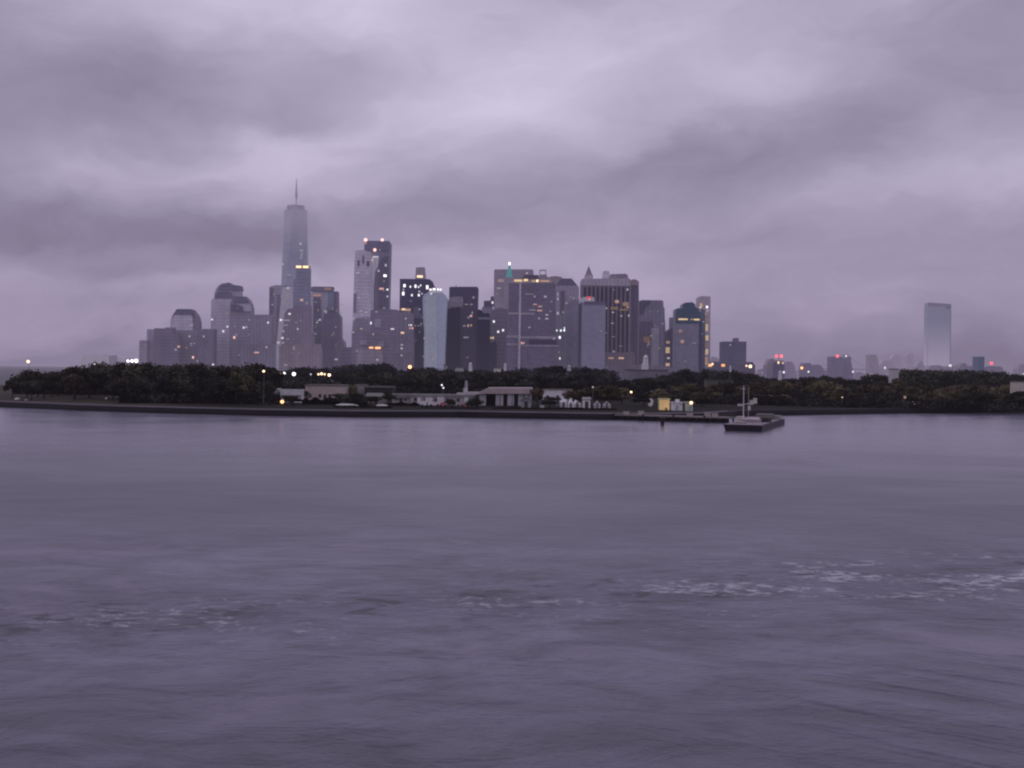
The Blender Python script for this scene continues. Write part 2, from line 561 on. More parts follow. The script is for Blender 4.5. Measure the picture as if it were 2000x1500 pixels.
def strip(name, x0, x1, a, b, dz, mat, n=40):
    vs, fs = [], []
    for i in range(n + 1):
        x = x0 + (x1 - x0) * i / n
        for off in (a, b):
            y = shore_y(x) + off
            vs.append((x, y, ground_z(x, y) + dz))
    for i in range(n):
        fs.append((2 * i, 2 * i + 2, 2 * i + 3, 2 * i + 1))
    return structure(mesh(name, vs, fs, mat))


strip('promenade', -320, 75, 1.6, 9.0, 0.10, PAVE)
m, t = start('dark_path')
PATHM = finish(m, t, principled(t, t._scale((0.05, 0.045, 0.05), t.m('ADD', 0.5, t.noise(t.new('ShaderNodeNewGeometry').outputs['Position'], 0.3, 4.0))), 0.9, 0.1))
strip('path', 76, 320, 3.0, 8.0, 0.10, PATHM)

# sea wall of dark stone with a pale coping, one long object
m, t = start('wet_stone')
tcw = t.new('ShaderNodeNewGeometry').outputs['Position']
n = t.noise(t.vm('MULTIPLY', tcw, (1.0, 1.0, 3.0)), 0.35, 5.0, 0.65)
zz = t.sep(tcw)[2]
wet = t.ramp(zz, 0.2, 1.4, 0.35, 1.0)
WALLM = finish(m, t, principled(t, t._scale((0.022, 0.019, 0.026), t.m('MULTIPLY', wet, t.m('ADD', 0.4, n))), 0.6, 0.3))
wl = thing('seawall', 'long dark stone sea wall with pale coping along the island shore', 'sea wall', (0, 435, 0))
g, gc = G(), G()
for (x0, y0), (x1, y1) in zip(SHORE, SHORE[1:]):
    n = max(1, int((x1 - x0) / 12))
    for i in range(n):
        a0, a1 = x0 + (x1 - x0) * i / n, x0 + (x1 - x0) * (i + 1) / n
        b0, b1 = y0 + (y1 - y0) * i / n, y0 + (y1 - y0) * (i + 1) / n
        jt = random.uniform(-0.12, 0.12)
        g.add([(a0, b0 + jt, -2), (a1, b1 + jt, -2), (a1, b1 + 1.2, -2), (a0, b0 + 1.2, -2), (a0, b0 + jt, ZT), (a1, b1 + jt, ZT), (a1, b1 + 1.2, ZT), (a0, b0 + 1.2, ZT)],
              [(0, 1, 5, 4), (4, 5, 6, 7), (2, 3, 7, 6), (1, 2, 6, 5), (3, 0, 4, 7)])
        if a1 < 86:
            z0, z1 = ZT + 0.003, ZT + 0.22
            gc.add([(a0, b0 - 0.1, z0), (a1, b1 - 0.1, z0), (a1, b1 + 1.3, z0), (a0, b0 + 1.3, z0), (a0, b0 - 0.1, z1), (a1, b1 - 0.1, z1), (a1, b1 + 1.3, z1), (a0, b0 + 1.3, z1)],
                   [(0, 1, 5, 4), (4, 5, 6, 7), (2, 3, 7, 6)])
g.make('stone_wall', WALLM, wl)
gc.make('coping', PAVE, wl)

# ------------------------------------------------------------------ trees
def crown_mesh(seed, h=14.0, wd=12.0, base=0.26, n_leaf=1500, tall=1.0):
    r = np.random.default_rng(seed)
    cl = []
    for k in range(11):
        a = r.uniform(0, 2 * math.pi)
        rad = math.sqrt(r.uniform(0, 1)) * wd * 0.36
        zz = h * (base + (1 - base) * r.uniform(0.22, 0.86))
        top = 1 - (rad / (wd * 0.5)) ** 2
        zz = min(zz, h * (base + (1 - base) * (0.45 + 0.45 * top)))
        cl.append((rad * math.cos(a), rad * math.sin(a), zz, r.uniform(0.16, 0.27) * wd))
    cl.append((0, 0, h * 0.80, wd * 0.24))
    cl.append((0, 0, h * 0.58, wd * 0.36))
    vs, fs = [], []
    for i in range(n_leaf):
        cx, cy, cz, cr_ = cl[i % len(cl)]
        d = r.normal(size=3)
        d /= np.linalg.norm(d)
        q = np.array((cx, cy, cz)) + d * cr_ * (r.uniform(0.35, 1.08)) * np.array((1, 1, 0.78))
        s = r.uniform(0.28, 0.72)
        nrm = d + r.normal(size=3) * 0.6
        nrm /= np.linalg.norm(nrm)
        t1 = np.cross(nrm, r.normal(size=3))
        t1 /= np.linalg.norm(t1)
        t2 = np.cross(nrm, t1)
        k = len(vs)
        vs += [tuple(q + t1 * s), tuple(q + t2 * s * 0.7), tuple(q - t1 * s), tuple(q - t2 * s * 0.7)]
        fs.append((k, k + 1, k + 2, k + 3))
    me = bpy.data.meshes.new('crown')
    me.from_pydata(vs, [], fs)
    return me, cl


def trunk_mesh(seed, cl, h=14.0):
    r = random.Random(seed)
    g = G()
    g.tube((0, 0, -0.4), (r.uniform(-.2, .2), 0, h * 0.34), 0.38, 0.27)
    top = Vector((0, 0, h * 0.33))
    g.tube(top, (0.2, 0.1, h * 0.7), 0.26, 0.08)
    for c in cl[:6]:
        g.tube(top - Vector((0, 0, r.uniform(0, h * 0.06))), (c[0], c[1], c[2]), 0.17, 0.05, 6)
    me = bpy.data.meshes.new('trunk')
    me.from_pydata([tuple(v) for v in g.v], [], g.f)
    return me


def leaf_mat(name, c0, c1, round_=True):
    m, t = start(name)
    oi = t.new('ShaderNodeObjectInfo')
    pos = t.new('ShaderNodeNewGeometry').outputs['Position']
    n = t.noise(pos, 0.28, 3.0, 0.6)
    c = t.mixc(oi.outputs['Random'], (*c0, 1), (*c1, 1))
    k = t.ramp(n, 0.3, 0.72, 0.55, 1.5)
    k = t.m('MULTIPLY', k, t.ramp(t.noise(pos, 0.05, 2.0), 0.35, 0.65, 0.6, 1.5))
    d = t.new('ShaderNodeBsdfDiffuse')
    t.put(d.inputs[0], t._scale(c, k))
    if round_:
        oc = t.vm('SUBTRACT', t.new('ShaderNodeTexCoord').outputs['Object'], (0.0, 0.0, 6.5))
        vt = t.new('ShaderNodeVectorTransform', vector_type='NORMAL', convert_from='OBJECT', convert_to='WORLD')
        t.put(vt.inputs[0], t.vm('NORMALIZE', oc))
        gn = t._scale(t.new('ShaderNodeNewGeometry').outputs['Normal'], 0.55)
        t.put(d.inputs['Normal'], t.vm('NORMALIZE', t.vm('ADD', vt.outputs[0], gn)))
    return finish(m, t, d.outputs[0])


LEAF = {'dark': leaf_mat('dark_leaves', (0.040, 0.044, 0.032), (0.062, 0.060, 0.042)),
        'olive': leaf_mat('autumn_leaves', (0.095, 0.090, 0.050), (0.145, 0.124, 0.070)),
        'rust': leaf_mat('rusty_leaves', (0.085, 0.062, 0.045), (0.11, 0.08, 0.055)),
        'blue': leaf_mat('dusky_leaves', (0.042, 0.043, 0.045), (0.062, 0.060, 0.056))}
m, t = start('bark')
BARK = finish(m, t, principled(t, t._scale((0.045, 0.038, 0.034), t.m('ADD', 0.5, t.noise(t.new('ShaderNodeNewGeometry').outputs['Position'], 2.0, 4.0))), 0.9, 0.1))

LEAF['low'] = leaf_mat('undergrowth_leaves', (0.026, 0.026, 0.026), (0.032, 0.030, 0.028), False)
VAR = {}
for kind in ('dark', 'olive', 'rust', 'blue'):
    VAR[kind] = []
    for s in range(5):
        cm, cl = crown_mesh(100 + s, wd=(12, 10, 14, 11, 13)[s], base=(0.16, 0.12, 0.2, 0.14, 0.17)[s])
        cm = cm.copy() if False else cm
        cm.materials.append(LEAF[kind])
        tm = trunk_mesh(s, cl)
        tm.materials.append(BARK)
        VAR[kind].append((cm, tm))


def tree(px, ytop, d, kind='dark', wide=1.0, label=None, group=None, name='tree', loc=None):
    p = at(px, ytop, d)
    gz = ground_z(p.x, p.y)
    h = max(2.0, p.z - gz)
    o = thing(name, label, 'tree', (p.x, p.y, gz), group)
    cm, tm = random.choice(VAR[kind])
    s = h / 13.6
    sw = s * wide * random.uniform(0.9, 1.12)
    o.scale = (sw, sw, s)
    o.rotation_euler = (0, 0, random.uniform(0, 6.28))
    for nm, me in (('crown', cm), ('trunk', tm)):
        c = bpy.data.objects.new(nm, me)
        COL.objects.link(c)
        c.parent = o
    return o


def interp(tab, x):
    for (x0, y0), (x1, y1) in zip(tab, tab[1:]):
        if x0 <= x <= x1:
            return y0 + (y1 - y0) * (x - x0) / (x1 - x0)
    return tab[0][1] if x < tab[0][0] else tab[-1][1]


def row(x0, x1, step, tab, d0, d1, kind, label, group, drop=0.0, wide=1.0, jit=3.0):
    x = x0
    while x <= x1:
        kk = kind if isinstance(kind, str) else random.choice(kind)
        tree(x + random.uniform(-step * .25, step * .25), interp(tab, x) + drop + random.uniform(-jit * 0.4, jit), random.uniform(d0, d1), kk, wide, label, group)
        x += step * random.uniform(0.75, 1.25)


SIL_L = [(15, 746), (28, 738), (45, 730), (55, 722), (80, 723), (100, 727), (115, 720), (137, 714), (190, 717), (205, 708), (240, 708), (300, 706), (340, 713), (365, 706), (400, 709),
         (440, 713), (472, 718), (495, 709), (528, 709), (546, 724)]
row(28, 540, 15, SIL_L, 515, 580, 'dark', 'dark leafy tree in the grove on the grassy point of the island', 'trees of the grove on the grassy point', 1, 1.25, 3)
row(215, 535, 24, [(0, 738), (600, 738)], 478, 505, ['dark', 'dark', 'blue'], 'lower dark tree along the front edge of the grove by the sea wall', 'trees along the front edge of the grove', 0, 1.4, 12)
tree(145, 728, 500, 'rust', 1.25, 'reddish brown spreading tree with a short bare trunk on the lawn', name='tree')
tree(62, 742, 505, 'dark', 1.1, 'low dark tree with boughs to the ground on the grassy point')
tree(100, 738, 540, 'dark', 1.1, 'dark round tree behind the open lawn of the grassy point')
tree(240, 735, 485, 'rust', 0.9, 'thin brownish tree with a pale trunk near the sea wall')
tree(462, 728, 478, 'olive', 1.2, 'olive round-crowned tree with a pale trunk at the end of the grove')
SIL_M = [(545, 722), (600, 716), (650, 716), (700, 712), (735, 708), (760, 716), (800, 718), (840, 716), (870, 722), (930, 720), (1000, 721), (1050, 716), (1080, 713), (1130, 716), (1190, 722)]
row(556, 1185, 14, SIL_M, 800, 920, 'blue', 'dusky tree in the rear tree line behind the low island buildings', 'trees of the rear tree line', 1, 1.5, 3)
row(570, 1180, 20, [(550, 741), (650, 740), (690, 727), (1000, 725), (1150, 725), (1200, 742)], 640, 720, ['dark', 'blue'], 'dark tree standing just behind the low island buildings', 'trees just behind the low island buildings', 0, 1.6, 6)
SIL_R = [(1190, 742), (1240, 742), (1270, 741), (1295, 733), (1325, 719), (1350, 726), (1385, 719), (1450, 724), (1520, 738), (1560, 736), (1610, 731), (1680, 737), (1705, 726), (1740, 740), (1765, 721),
         (1800, 719), (1850, 722), (1900, 719), (1940, 724), (2010, 734)]
row(1196, 1325, 15, [(1190, 736), (1240, 740), (1290, 736), (1320, 728)], 690, 740, ['dark', 'blue'], 'dark tree in the ragged clump below the large white round-topped tower', 'trees of the clump below the white tower', 0, 1.3, 5)
row(1200, 2020, 15, SIL_R, 800, 900, ['dark', 'dark', 'blue'], 'dark tree in the back rank beyond the autumn wood', 'trees of the back rank beyond the autumn wood', 1, 1.5, 3)
row(1330, 2020, 20, [(1300, 754), (1360, 747), (1440, 747), (1500, 745), (1700, 745), (1800, 752), (2020, 752)], 600, 680, ['olive', 'olive', 'rust', 'dark'], 'olive and russet tree within the autumn wood above the shore', 'trees within the autumn wood', 0, 1.6, 8)
row(1375, 1990, 22, [(1300, 768), (2020, 766)], 560, 600, ['olive', 'dark', 'dark'], 'low shadowy tree at the water edge of the autumn wood', 'trees at the water edge of the autumn wood', 0, 1.8, 8)
for px, yt, d, kd, wd_, lb in ((598, 762, 500, 'dark', 0.9, 'dark tree beside the white gabled house'), (573, 772, 474, 'dark', 2.6, 'round dark bush in front of the white gabled house'),
                               (668, 767, 478, 'dark', 1.8, 'small dark tree at the corner of the long beige building'), (690, 752, 540, 'olive', 0.8, 'tall olive tree between the beige building and the grey block'),
                               (702, 768, 482, 'dark', 2.4, 'low dark tree in front of the grey block'), (724, 774, 474, 'dark', 2.6, 'low dark bush beside the pale-roofed cottage'),
                               (757, 762, 488, 'dark', 1.5, 'dark tree between the cottage and the pale shed'), (879, 779, 472, 'dark', 2.4, 'dark bush by the low terminal canopies'),
                               (931, 778, 470, 'dark', 2.4, 'dark bush at the foot of the columned hall'), (922, 780, 466, 'dark', 2.2, 'dark bush beside the red car'),
                               (1050, 754, 482, 'rust', 1.0, 'brownish tree at the end of the columned hall'), (1074, 774, 474, 'dark', 2.2, 'dark tree left of the white tents'),
                               (1110, 763, 530, 'rust', 1.9, 'russet tree behind the peaked white tents'), (1145, 757, 520, 'olive', 2.0, 'olive tree behind the white cabin'),
                               (1185, 753, 520, 'olive', 2.2, 'large olive tree behind the grey tents'), (1215, 758, 540, 'olive', 1.9, 'olive tree at the edge of the open promenade'),
                               (1258, 768, 500, 'dark', 2.2, 'dark tree behind the slim white sign'), (1290, 759, 540, 'olive', 2.4, 'spreading olive tree behind the glowing yellow hut'),
                               (1340, 764, 540, 'dark', 2.0, 'dark tree behind the small grey hut'), (1372, 764, 520, 'olive', 2.0, 'olive tree right of the three huts'), (896, 723, 735, 'blue', 1.7, 'dusky tree below the pale ridge roof'), (971, 724, 735, 'blue', 1.7, 'dusky tree below the grey gabled roof'), (870, 722, 735, 'blue', 1.4, 'dusky tree at the foot of the glass sliver'), (1750, 738, 700, 'olive', 1.6, 'olive tree under the slanted white panel roof'), (1524, 740, 700, 'olive', 1.6, 'olive tree under the white domed turret'), (1406, 747, 650, 'olive', 2.2, 'broad olive tree before the long grey roof'), (1996, 763, 556, 'dark', 2.0, 'dark bush in front of the pale house corner')):
    tree(px, yt, d, kd, wd_, lb)

# undergrowth that closes the woods at the foot
def undergrowth(label, name, areas, mat):
    vs, fs = [], []
    for px0, px1, d0, d1, h0, h1, n in areas:
        for _ in range(n):
            d = rng.uniform(d0, d1)
            p = at(rng.uniform(px0, px1), 760, d)
            lump = 0.55 + 0.45 * math.sin(p.x * 0.31 + 1.7 * math.sin(d * 0.13)) * math.sin(d * 0.23 + p.x * 0.11)
            z = ground_z(p.x, d) + rng.uniform(0.0, 1.0) * (h0 + (h1 - h0) * lump)
            s_ = rng.uniform(0.5, 1.1)
            nr = rng.normal(size=3)
            t1 = np.cross(nr, rng.normal(size=3))
            t1 /= np.linalg.norm(t1)
            t2 = np.cross(nr / np.linalg.norm(nr), t1)
            c_ = np.array((p.x, d, z))
            k = len(vs)
            vs += [tuple(c_ + t1 * s_), tuple(c_ + t2 * s_ * 0.7), tuple(c_ - t1 * s_), tuple(c_ - t2 * s_ * 0.7)]
            fs.append((k, k + 1, k + 2, k + 3))
    o = mesh(name, vs, fs, mat)
    o['kind'] = 'stuff'
    o['label'] = label
    return o


undergrowth('dark undergrowth at the foot of the grove', 'undergrowth', [(235, 545, 476, 520, 1.0, 4.5, 9000), (25, 235, 575, 600, 1.0, 5.0, 3500), (235, 545, 520, 590, 1.5, 5, 5000)], LEAF['low'])
undergrowth('dark undergrowth behind the low island buildings', 'undergrowth', [(540, 1215, 575, 640, 1.0, 5.0, 9000), (540, 1240, 700, 790, 2.0, 8.0, 8000)], LEAF['low'])
undergrowth('dark undergrowth at the foot of the autumn wood', 'undergrowth', [(1360, 2030, 545, 600, 0.8, 4.0, 9000), (1200, 2030, 690, 790, 2.0, 8.0, 8000), (1310, 2030, 600, 690, 1.5, 5.0, 6000)], LEAF['low'])

def hedge(label, x0, x1, ytop, d, deep, n, mat='dark'):
    a, b_ = at(x0, 780, d), at(x1, 780, d)
    zt = at((x0 + x1) / 2, ytop, d).z
    vs, fs = [], []
    for _ in range(n):
        x, y = rng.uniform(a.x, b_.x), d + rng.uniform(0, deep)
        gz = ground_z(x, y)
        top_ = (zt - gz) * (0.78 + 0.22 * math.sin(x * 0.9 + 2 * math.sin(x * 0.37)))
        edge = min(1.0, min(x - a.x, b_.x - x) / 1.2 + 0.35)
        c_ = np.array((x, y, gz + rng.uniform(0, 1) ** 0.8 * top_ * edge))
        t1 = rng.normal(size=3)
        t1 /= np.linalg.norm(t1)
        t2 = np.cross(t1, rng.normal(size=3))
        t2 /= np.linalg.norm(t2)
        s_ = rng.uniform(0.18, 0.42)
        k = len(vs)
        vs += [tuple(c_ + t1 * s_), tuple(c_ + t2 * s_ * 0.7), tuple(c_ - t1 * s_), tuple(c_ - t2 * s_ * 0.7)]
        fs.append((k, k + 1, k + 2, k + 3))
    o = thing('hedge', label, 'hedge', ((a.x + b_.x) / 2, d + deep / 2, ground_z((a.x + b_.x) / 2, d)))
    mesh('foliage', vs, fs, LEAF['low'], o)


hedge('long dark hedge before the beige flat-roofed building', 590, 662, 776.5, 478, 3, 2600)
hedge('dark hedge between the beige building and the cottage', 672, 716, 778, 474, 3, 1500)
hedge('dark hedge under the pale grey shed', 757, 818, 786.5, 476, 3, 1500)
hedge('low dark hedge at the sea front behind the covered boats', 650, 765, 792.5, 456, 2, 1800)
hedge('low dark hedge along the front of the parked cars', 822, 935, 798.5, 460, 2, 1600)
hedge('dark hedge beneath the small pale house by the hall', 960, 1090, 797, 462, 2, 1800)
hedge('dark hedge beneath the row of tents', 1090, 1205, 797, 462, 2, 1800)
hedge('dark thicket left of the white gabled house', 505, 547, 772, 482, 6, 2600)

# ------------------------------------------------------------------ city towers
# outline points are read left to right; every part is a solid of real depth.
def solid(parent, pname, pts, d, depth, mat, ybot=None):
    w3 = [at(px, py, d) for px, py in pts]
    if ybot is None:
        zb = 0.5
    else:
        zb = at((pts[0][0] + pts[-1][0]) / 2, ybot, d).z
    out = [(v.x, v.z) for v in w3]
    x0, x1 = out[0][0], out[-1][0]
    out = [(x0, zb)] + [o for o in out if o[1] > zb + 0.01] + [(x1, zb)]
    return G().extrude(out, d, d + depth).make(pname, mat, parent)


def box4(x0, x1, y):
    return [(x0, y), (x1, y)]


def frustum(parent, pname, xb0, xb1, yb, xt0, xt1, yt, d, mat, depth=None, deptht=None):
    a, b_ = at(xb0, yb, d), at(xb1, yb, d)
    c, e = at(xt0, yt, d), at(xt1, yt, d)
    wb, wt = b_.x - a.x, e.x - c.x
    dp = depth or wb
    dt = deptht if deptht is not None else dp * wt / wb
    yc = d + dp / 2
    z0, z1 = (a.z + b_.z) / 2, (c.z + e.z) / 2
    r0 = [(a.x, d, z0), (b_.x, d, z0), (b_.x, d + dp, z0), (a.x, d + dp, z0)]
    r1 = [(c.x, yc - dt / 2, z1), (e.x, yc - dt / 2, z1), (e.x, yc + dt / 2, z1), (c.x, yc + dt / 2, z1)]
    return G().loft([r0, r1]).make(pname, mat, parent)


def rows_of(parent, wins, fronts, d, strength=1.3):
    """wins: (px, py, w, h, colour[, strength]); each lit pane sits 0.4 m proud of the part it belongs to."""
    for wv in wins:
        px, py, ww, hh_, kind = wv[:5]
        st = wv[5] if len(wv) > 5 else strength
        df = None
        for (fx0, fx1, fy, fd) in fronts:
            if fx0 <= px <= fx1 and py >= fy and (df is None or fd < df):
                df = fd
        df = (d if df is None else df) - 0.5
        c = at(px, py, df)
        st *= 0.9 if kind in ('white', 'warm', 'cool', 'yellow', 'orange') else 0.8
        hw, hz = ww * 0.86 / F * df / 2, hh_ * 0.82 / F * df / 2
        vs = [(c.x - hw, df, c.z - hz), (c.x + hw, df, c.z - hz), (c.x + hw, df, c.z + hz), (c.x - hw, df, c.z + hz)]
        vs2 = vs + [(v[0], df + 0.45, v[2]) for v in vs]
        mesh('lit_window', vs2, [(0, 1, 2, 3), (0, 4, 5, 1), (1, 5, 6, 2), (2, 6, 7, 3), (3, 7, 4, 0)], glow(kind, st), parent)


STYLE = random.Random(11)


def tower(name, label, d, parts, wins=(), cat='tower', group=None, **fk):
    """parts: (part name, outline, colour, front offset, depth, bottom)."""
    pts0 = parts[0][1]
    cx = (pts0[0][0] + pts0[-1][0]) / 2
    c = at(cx, horizon(cx), d)
    o = thing(name, label, cat, (c.x, d + 15, 0.5), group)
    fronts = []
    sty = STYLE.choice(['h', 'v', 'w', 'h', 'v', 'g']) if 'contrast' not in fk else 'g'
    for p in parts:
        pn, pts, col = p[:3]
        dd = p[3] if len(p) > 3 else 0.0
        depth = p[4] if len(p) > 4 and p[4] else 42.0
        yb = p[5] if len(p) > 5 else None
        opts = dict(fk, style=sty)
        if len(p) > 6:
            opts.update(p[6])
        solid(o, pn, pts, d + dd, depth, facade(col, d, **opts), yb)
        fronts.append((min(q[0] for q in pts), max(q[0] for q in pts), min(q[1] for q in pts), d + dd))
    bx0, bx1 = min(q[0] for q in pts0), max(q[0] for q in pts0)
    by0 = min(q[1] for q in pts0)
    extra = []
    if 'contrast' not in fk and cat == 'tower' and bx1 - bx0 > 18:
        for _ in range(STYLE.randint(6, 12)):
            wx_ = bx0 + (bx1 - bx0) * STYLE.uniform(0.12, 0.88)
            wy_ = by0 + 14 + round(STYLE.uniform(0.0, 1.0) * (700 - by0 - 18) / 4) * 4
            extra.append((wx_, wy_, STYLE.choice([1.8, 2.4, 4.5]), 1.8, STYLE.choice(['dim', 'dim', 'pink', 'warm', 'white']), STYLE.uniform(0.35, 0.75)))
    rows_of(o, list(wins) + extra, fronts, d)
    return o


FINE = dict(cell=(4.5, 7.0), contrast=0.16, grid=0.2)

# --- west side, along the river
tower('office_block', 'westernmost low grey block at the foot of the skyline', 3500, [('shaft', [(272, 666), (274, 664.5), (287, 664.5)], (104, 95, 118))], cat='building')
tower('apartment_tower', 'pale flat-topped block second from the western end of the skyline', 3520, [('shaft', box4(287, 302, 643), (104, 96, 119))], cat='building')
tower('apartment_tower', 'dark twin-topped apartment block left of the first domed tower', 3500,
      [('shaft', [(301, 641), (314, 641), (315, 646), (321, 646), (322, 639.5), (336, 639.5)], (88, 80, 102)), ('wing', box4(322, 350, 652), (84, 77, 99), -14, 20)],
      [(349, 677, 6, 4, 'pink', 0.8), (343, 683, 5, 5, 'dim', 0.5)], cat='building')


def arch(x0, x1, ysh, ytop, flat0, flat1, n=7):
    pts = []
    for i in range(n + 1):
        a = math.pi / 2 * i / n
        pts.append((flat0 - (flat0 - x0) * math.cos(a), ysh - (ysh - ytop) * math.sin(a)))
    for i in range(n + 1):
        a = math.pi / 2 * (1 - i / n)
        pts.append((flat1 + (x1 - flat1) * math.cos(a), ysh - (ysh - ytop) * math.sin(a)))
    return pts


tower('domed_tower', 'small domed office tower with a dark cap near the western end', 3560,
      [('shaft', arch(333, 387, 634, 605, 350, 368), (88, 81, 103)), ('front_face', arch(334, 376, 634, 614, 344, 372), (116, 108, 132), -6, 6, 645), ('dome_cap', arch(341, 379, 614.5, 603.5, 347, 372), (78, 71, 95), -8, 36, 614.5),  # paler front slab: the lit side is put in by colour
       ('podium', box4(338, 392, 645), (92, 85, 107), -10, 40)],
      [(370, 657, 3.5, 3.5, 'dim', 0.9), (377, 698, 4, 5, 'pink', 1.6), (386, 705, 3, 4, 'dim', 0.7)])
tower('office_block', 'dark low block between the two domed towers', 3480, [('shaft', [(387, 647), (394, 647), (395, 642.5), (417, 642.5)], (86, 79, 101))], [(398, 657, 3, 4, 'dim', 0.9)], cat='building')
tower('domed_tower', 'tall domed office tower with stepped dark crown west of the spired skyscraper', 3600,
      [('shaft', [(412.5, 588), (418, 582), (468, 578), (470, 590)], (92, 85, 107)),
       ('front_face', [(413, 587), (417, 582), (451, 582), (455, 586)], (114, 107, 131), -6, 8),  # lighter slab paints the brighter side of the tower
       ('upper_block', [(449, 561), (452, 558), (469, 558), (470.5, 592)], (106, 99, 122), -1.5, 30), ('dome', arch(418, 456, 582, 553, 438, 447), (104, 97, 120), -2, 44, 582), ('dome_cap', [(427, 562), (434, 555), (446, 551.5), (453, 556), (469, 558), (470, 567), (468, 569)], (82, 76, 100), -4, 40, 568),
       ('dome_band', [(420, 578), (425, 570), (449, 570), (456, 580)], (80, 74, 98), -8, 6, 582.5)],
      [(414, 624, 4, 4, 'white', 1.0), (444, 638, 4, 3.5, 'white', 0.9), (436, 647, 4, 5, 'white', 0.9)])
tower('domed_tower', 'shorter round-topped tower leaning against the tall domed tower', 3540,
      [('shaft', [(449, 592), (456, 579.5), (479, 579.5), (484, 584), (489, 594), (491, 602)], (94, 87, 110)), ('roof_band', [(455, 590), (457, 579), (479, 579), (485, 588), (486, 590)], (80, 74, 97), -4, 30, 590.5),
       ('front_face', [(462, 594), (488, 594), (490, 602)], (110, 103, 126), -5, 5, 608), ('recess', [(451, 595), (460, 594.5), (474, 598), (475, 606)], (76, 70, 92), -7, 4, 607)],  # brighter front again given by a paler slab, not by light
      [(457.5, 659, 4, 6, 'pink', 1.5), (476, 640, 4, 4, 'white', 1.0), (481, 639, 3, 4, 'dim', 1.0), (486.5, 625, 2, 4, 'dim', 0.7)])
tower('office_block', 'flat grey slab between the round-topped tower and the spired skyscraper', 3500, [('shaft', box4(488, 530, 614.5), (93, 86, 108)), ('podium', box4(470, 545, 672), (90, 83, 105), -30, 40)],
      [(523.5, 630, 3.5, 4, 'white', 1.0), (501, 688.5, 11, 3, 'pink', 0.9), (520.5, 678, 3.5, 4, 'dim', 0.9)], cat='building')
tower('office_tower', 'narrow tower with dark vertical stripes just west of the spired skyscraper', 3700,
      [('shaft', [(526, 560.5), (529, 559), (538, 557), (560, 557)], (104, 97, 121)), ('dark_stripe', box4(526, 534, 562), (84, 77, 100), -3, 3), ('dark_stripe', box4(541, 549, 575), (86, 79, 102), -3, 3)])

# --- the spired skyscraper: square base turning into a square turned 45 degrees
D = 3900
base = at(571, 719, D)
sk = thing('skyscraper', 'tallest glass skyscraper with tapering corners and a needle spire', 'skyscraper', (base.x, D + 35, 0.5))
cxt, cyt = at(573.5, 405, D), D + 35


def ring(c, half, z, rot, n=8):
    """eight points: a square whose corners are cut so it can turn into another square"""
    pts = []
    for i in range(4):
        a = math.pi / 4 + i * math.pi / 2
        if rot == 0:
            p = (c[0] + half * math.sqrt(2) * math.cos(a), c[1] + half * math.sqrt(2) * math.sin(a), z)
            pts += [p, ((c[0] + half * math.cos(a + math.pi / 4)), (c[1] + half * math.sin(a + math.pi / 4)), z)]
    return pts


ztop = at(573, 407, D).z
xb, xt = at(571.5, 650, D).x, at(573.5, 407, D).x
hb = 54 / F * D / 2
hb2 = 45 / F * D / 2
bot = [(xb - hb, D), (xb + hb, D), (xb + hb, D + 2 * hb), (xb - hb, D + 2 * hb)]
cb = D + hb
r = hb2
topc = [(xt, cb - r * 1.06), (xt + r, cb), (xt, cb + r * 1.06), (xt - r, cb)]
zb0 = at(571, 690, D).z
g = G()
V = [(xb - hb, D, 0.5), (xb + hb, D, 0.5), (xb + hb, D + 2 * hb, 0.5), (xb - hb, D + 2 * hb, 0.5)]
V += [(x, y, zb0) for x, y in bot] + [(x, y, ztop) for x, y in topc]
Fc = [(0, 1, 5, 4), (1, 2, 6, 5), (2, 3, 7, 6), (3, 0, 4, 7),
      (4, 5, 8), (5, 9, 8), (5, 6, 9), (6, 10, 9), (6, 7, 10), (7, 11, 10), (7, 4, 11), (4, 8, 11), (8, 9, 10, 11)]
g.add(V, Fc)
g.make('glass_shaft', facade((103, 99, 124), D, cell=(9, 12), contrast=0.06, grid=0.06, rough=0.35, spec=0.4, fog=(330, 0.0, 455, 0.46, 40), blotch=0.12), sk)  # haze round the top painted on as emission by height
g = G()
zc0, zc1 = at(575, 406.5, D).z, at(575, 399, D).z
g.lathe((xt, cb), [(17.5 / F * D, zc0), (17.5 / F * D, zc1), (15.5 / F * D, zc1 + 1)], 20)
g.make('crown_ring', plain((118, 109, 134), D, fog=0.1), sk, smooth=False)
g = G()
g.lathe((xt + 1, cb), [(2.0, zc1), (2.0, at(575, 384, D).z), (3.6, at(575, 380, D).z), (3.2, at(575, 372, D).z), (2.2, at(575, 366, D).z), (0.8, at(575, 345, D).z)], 10)
g.make('spire', plain((126, 118, 143), D), sk)
rows_of(sk, [(587, 476, 5, 4, 'dim', 0.9), (588.5, 489, 8, 4, 'dim', 0.55), (589, 497, 3, 12, 'dim', 0.5), (588, 504, 3, 4, 'dim', 0.6), (553, 516, 3, 4, 'dim', 0.9), (565, 537, 10, 3, 'dim', 0.5)], [], D - 1)

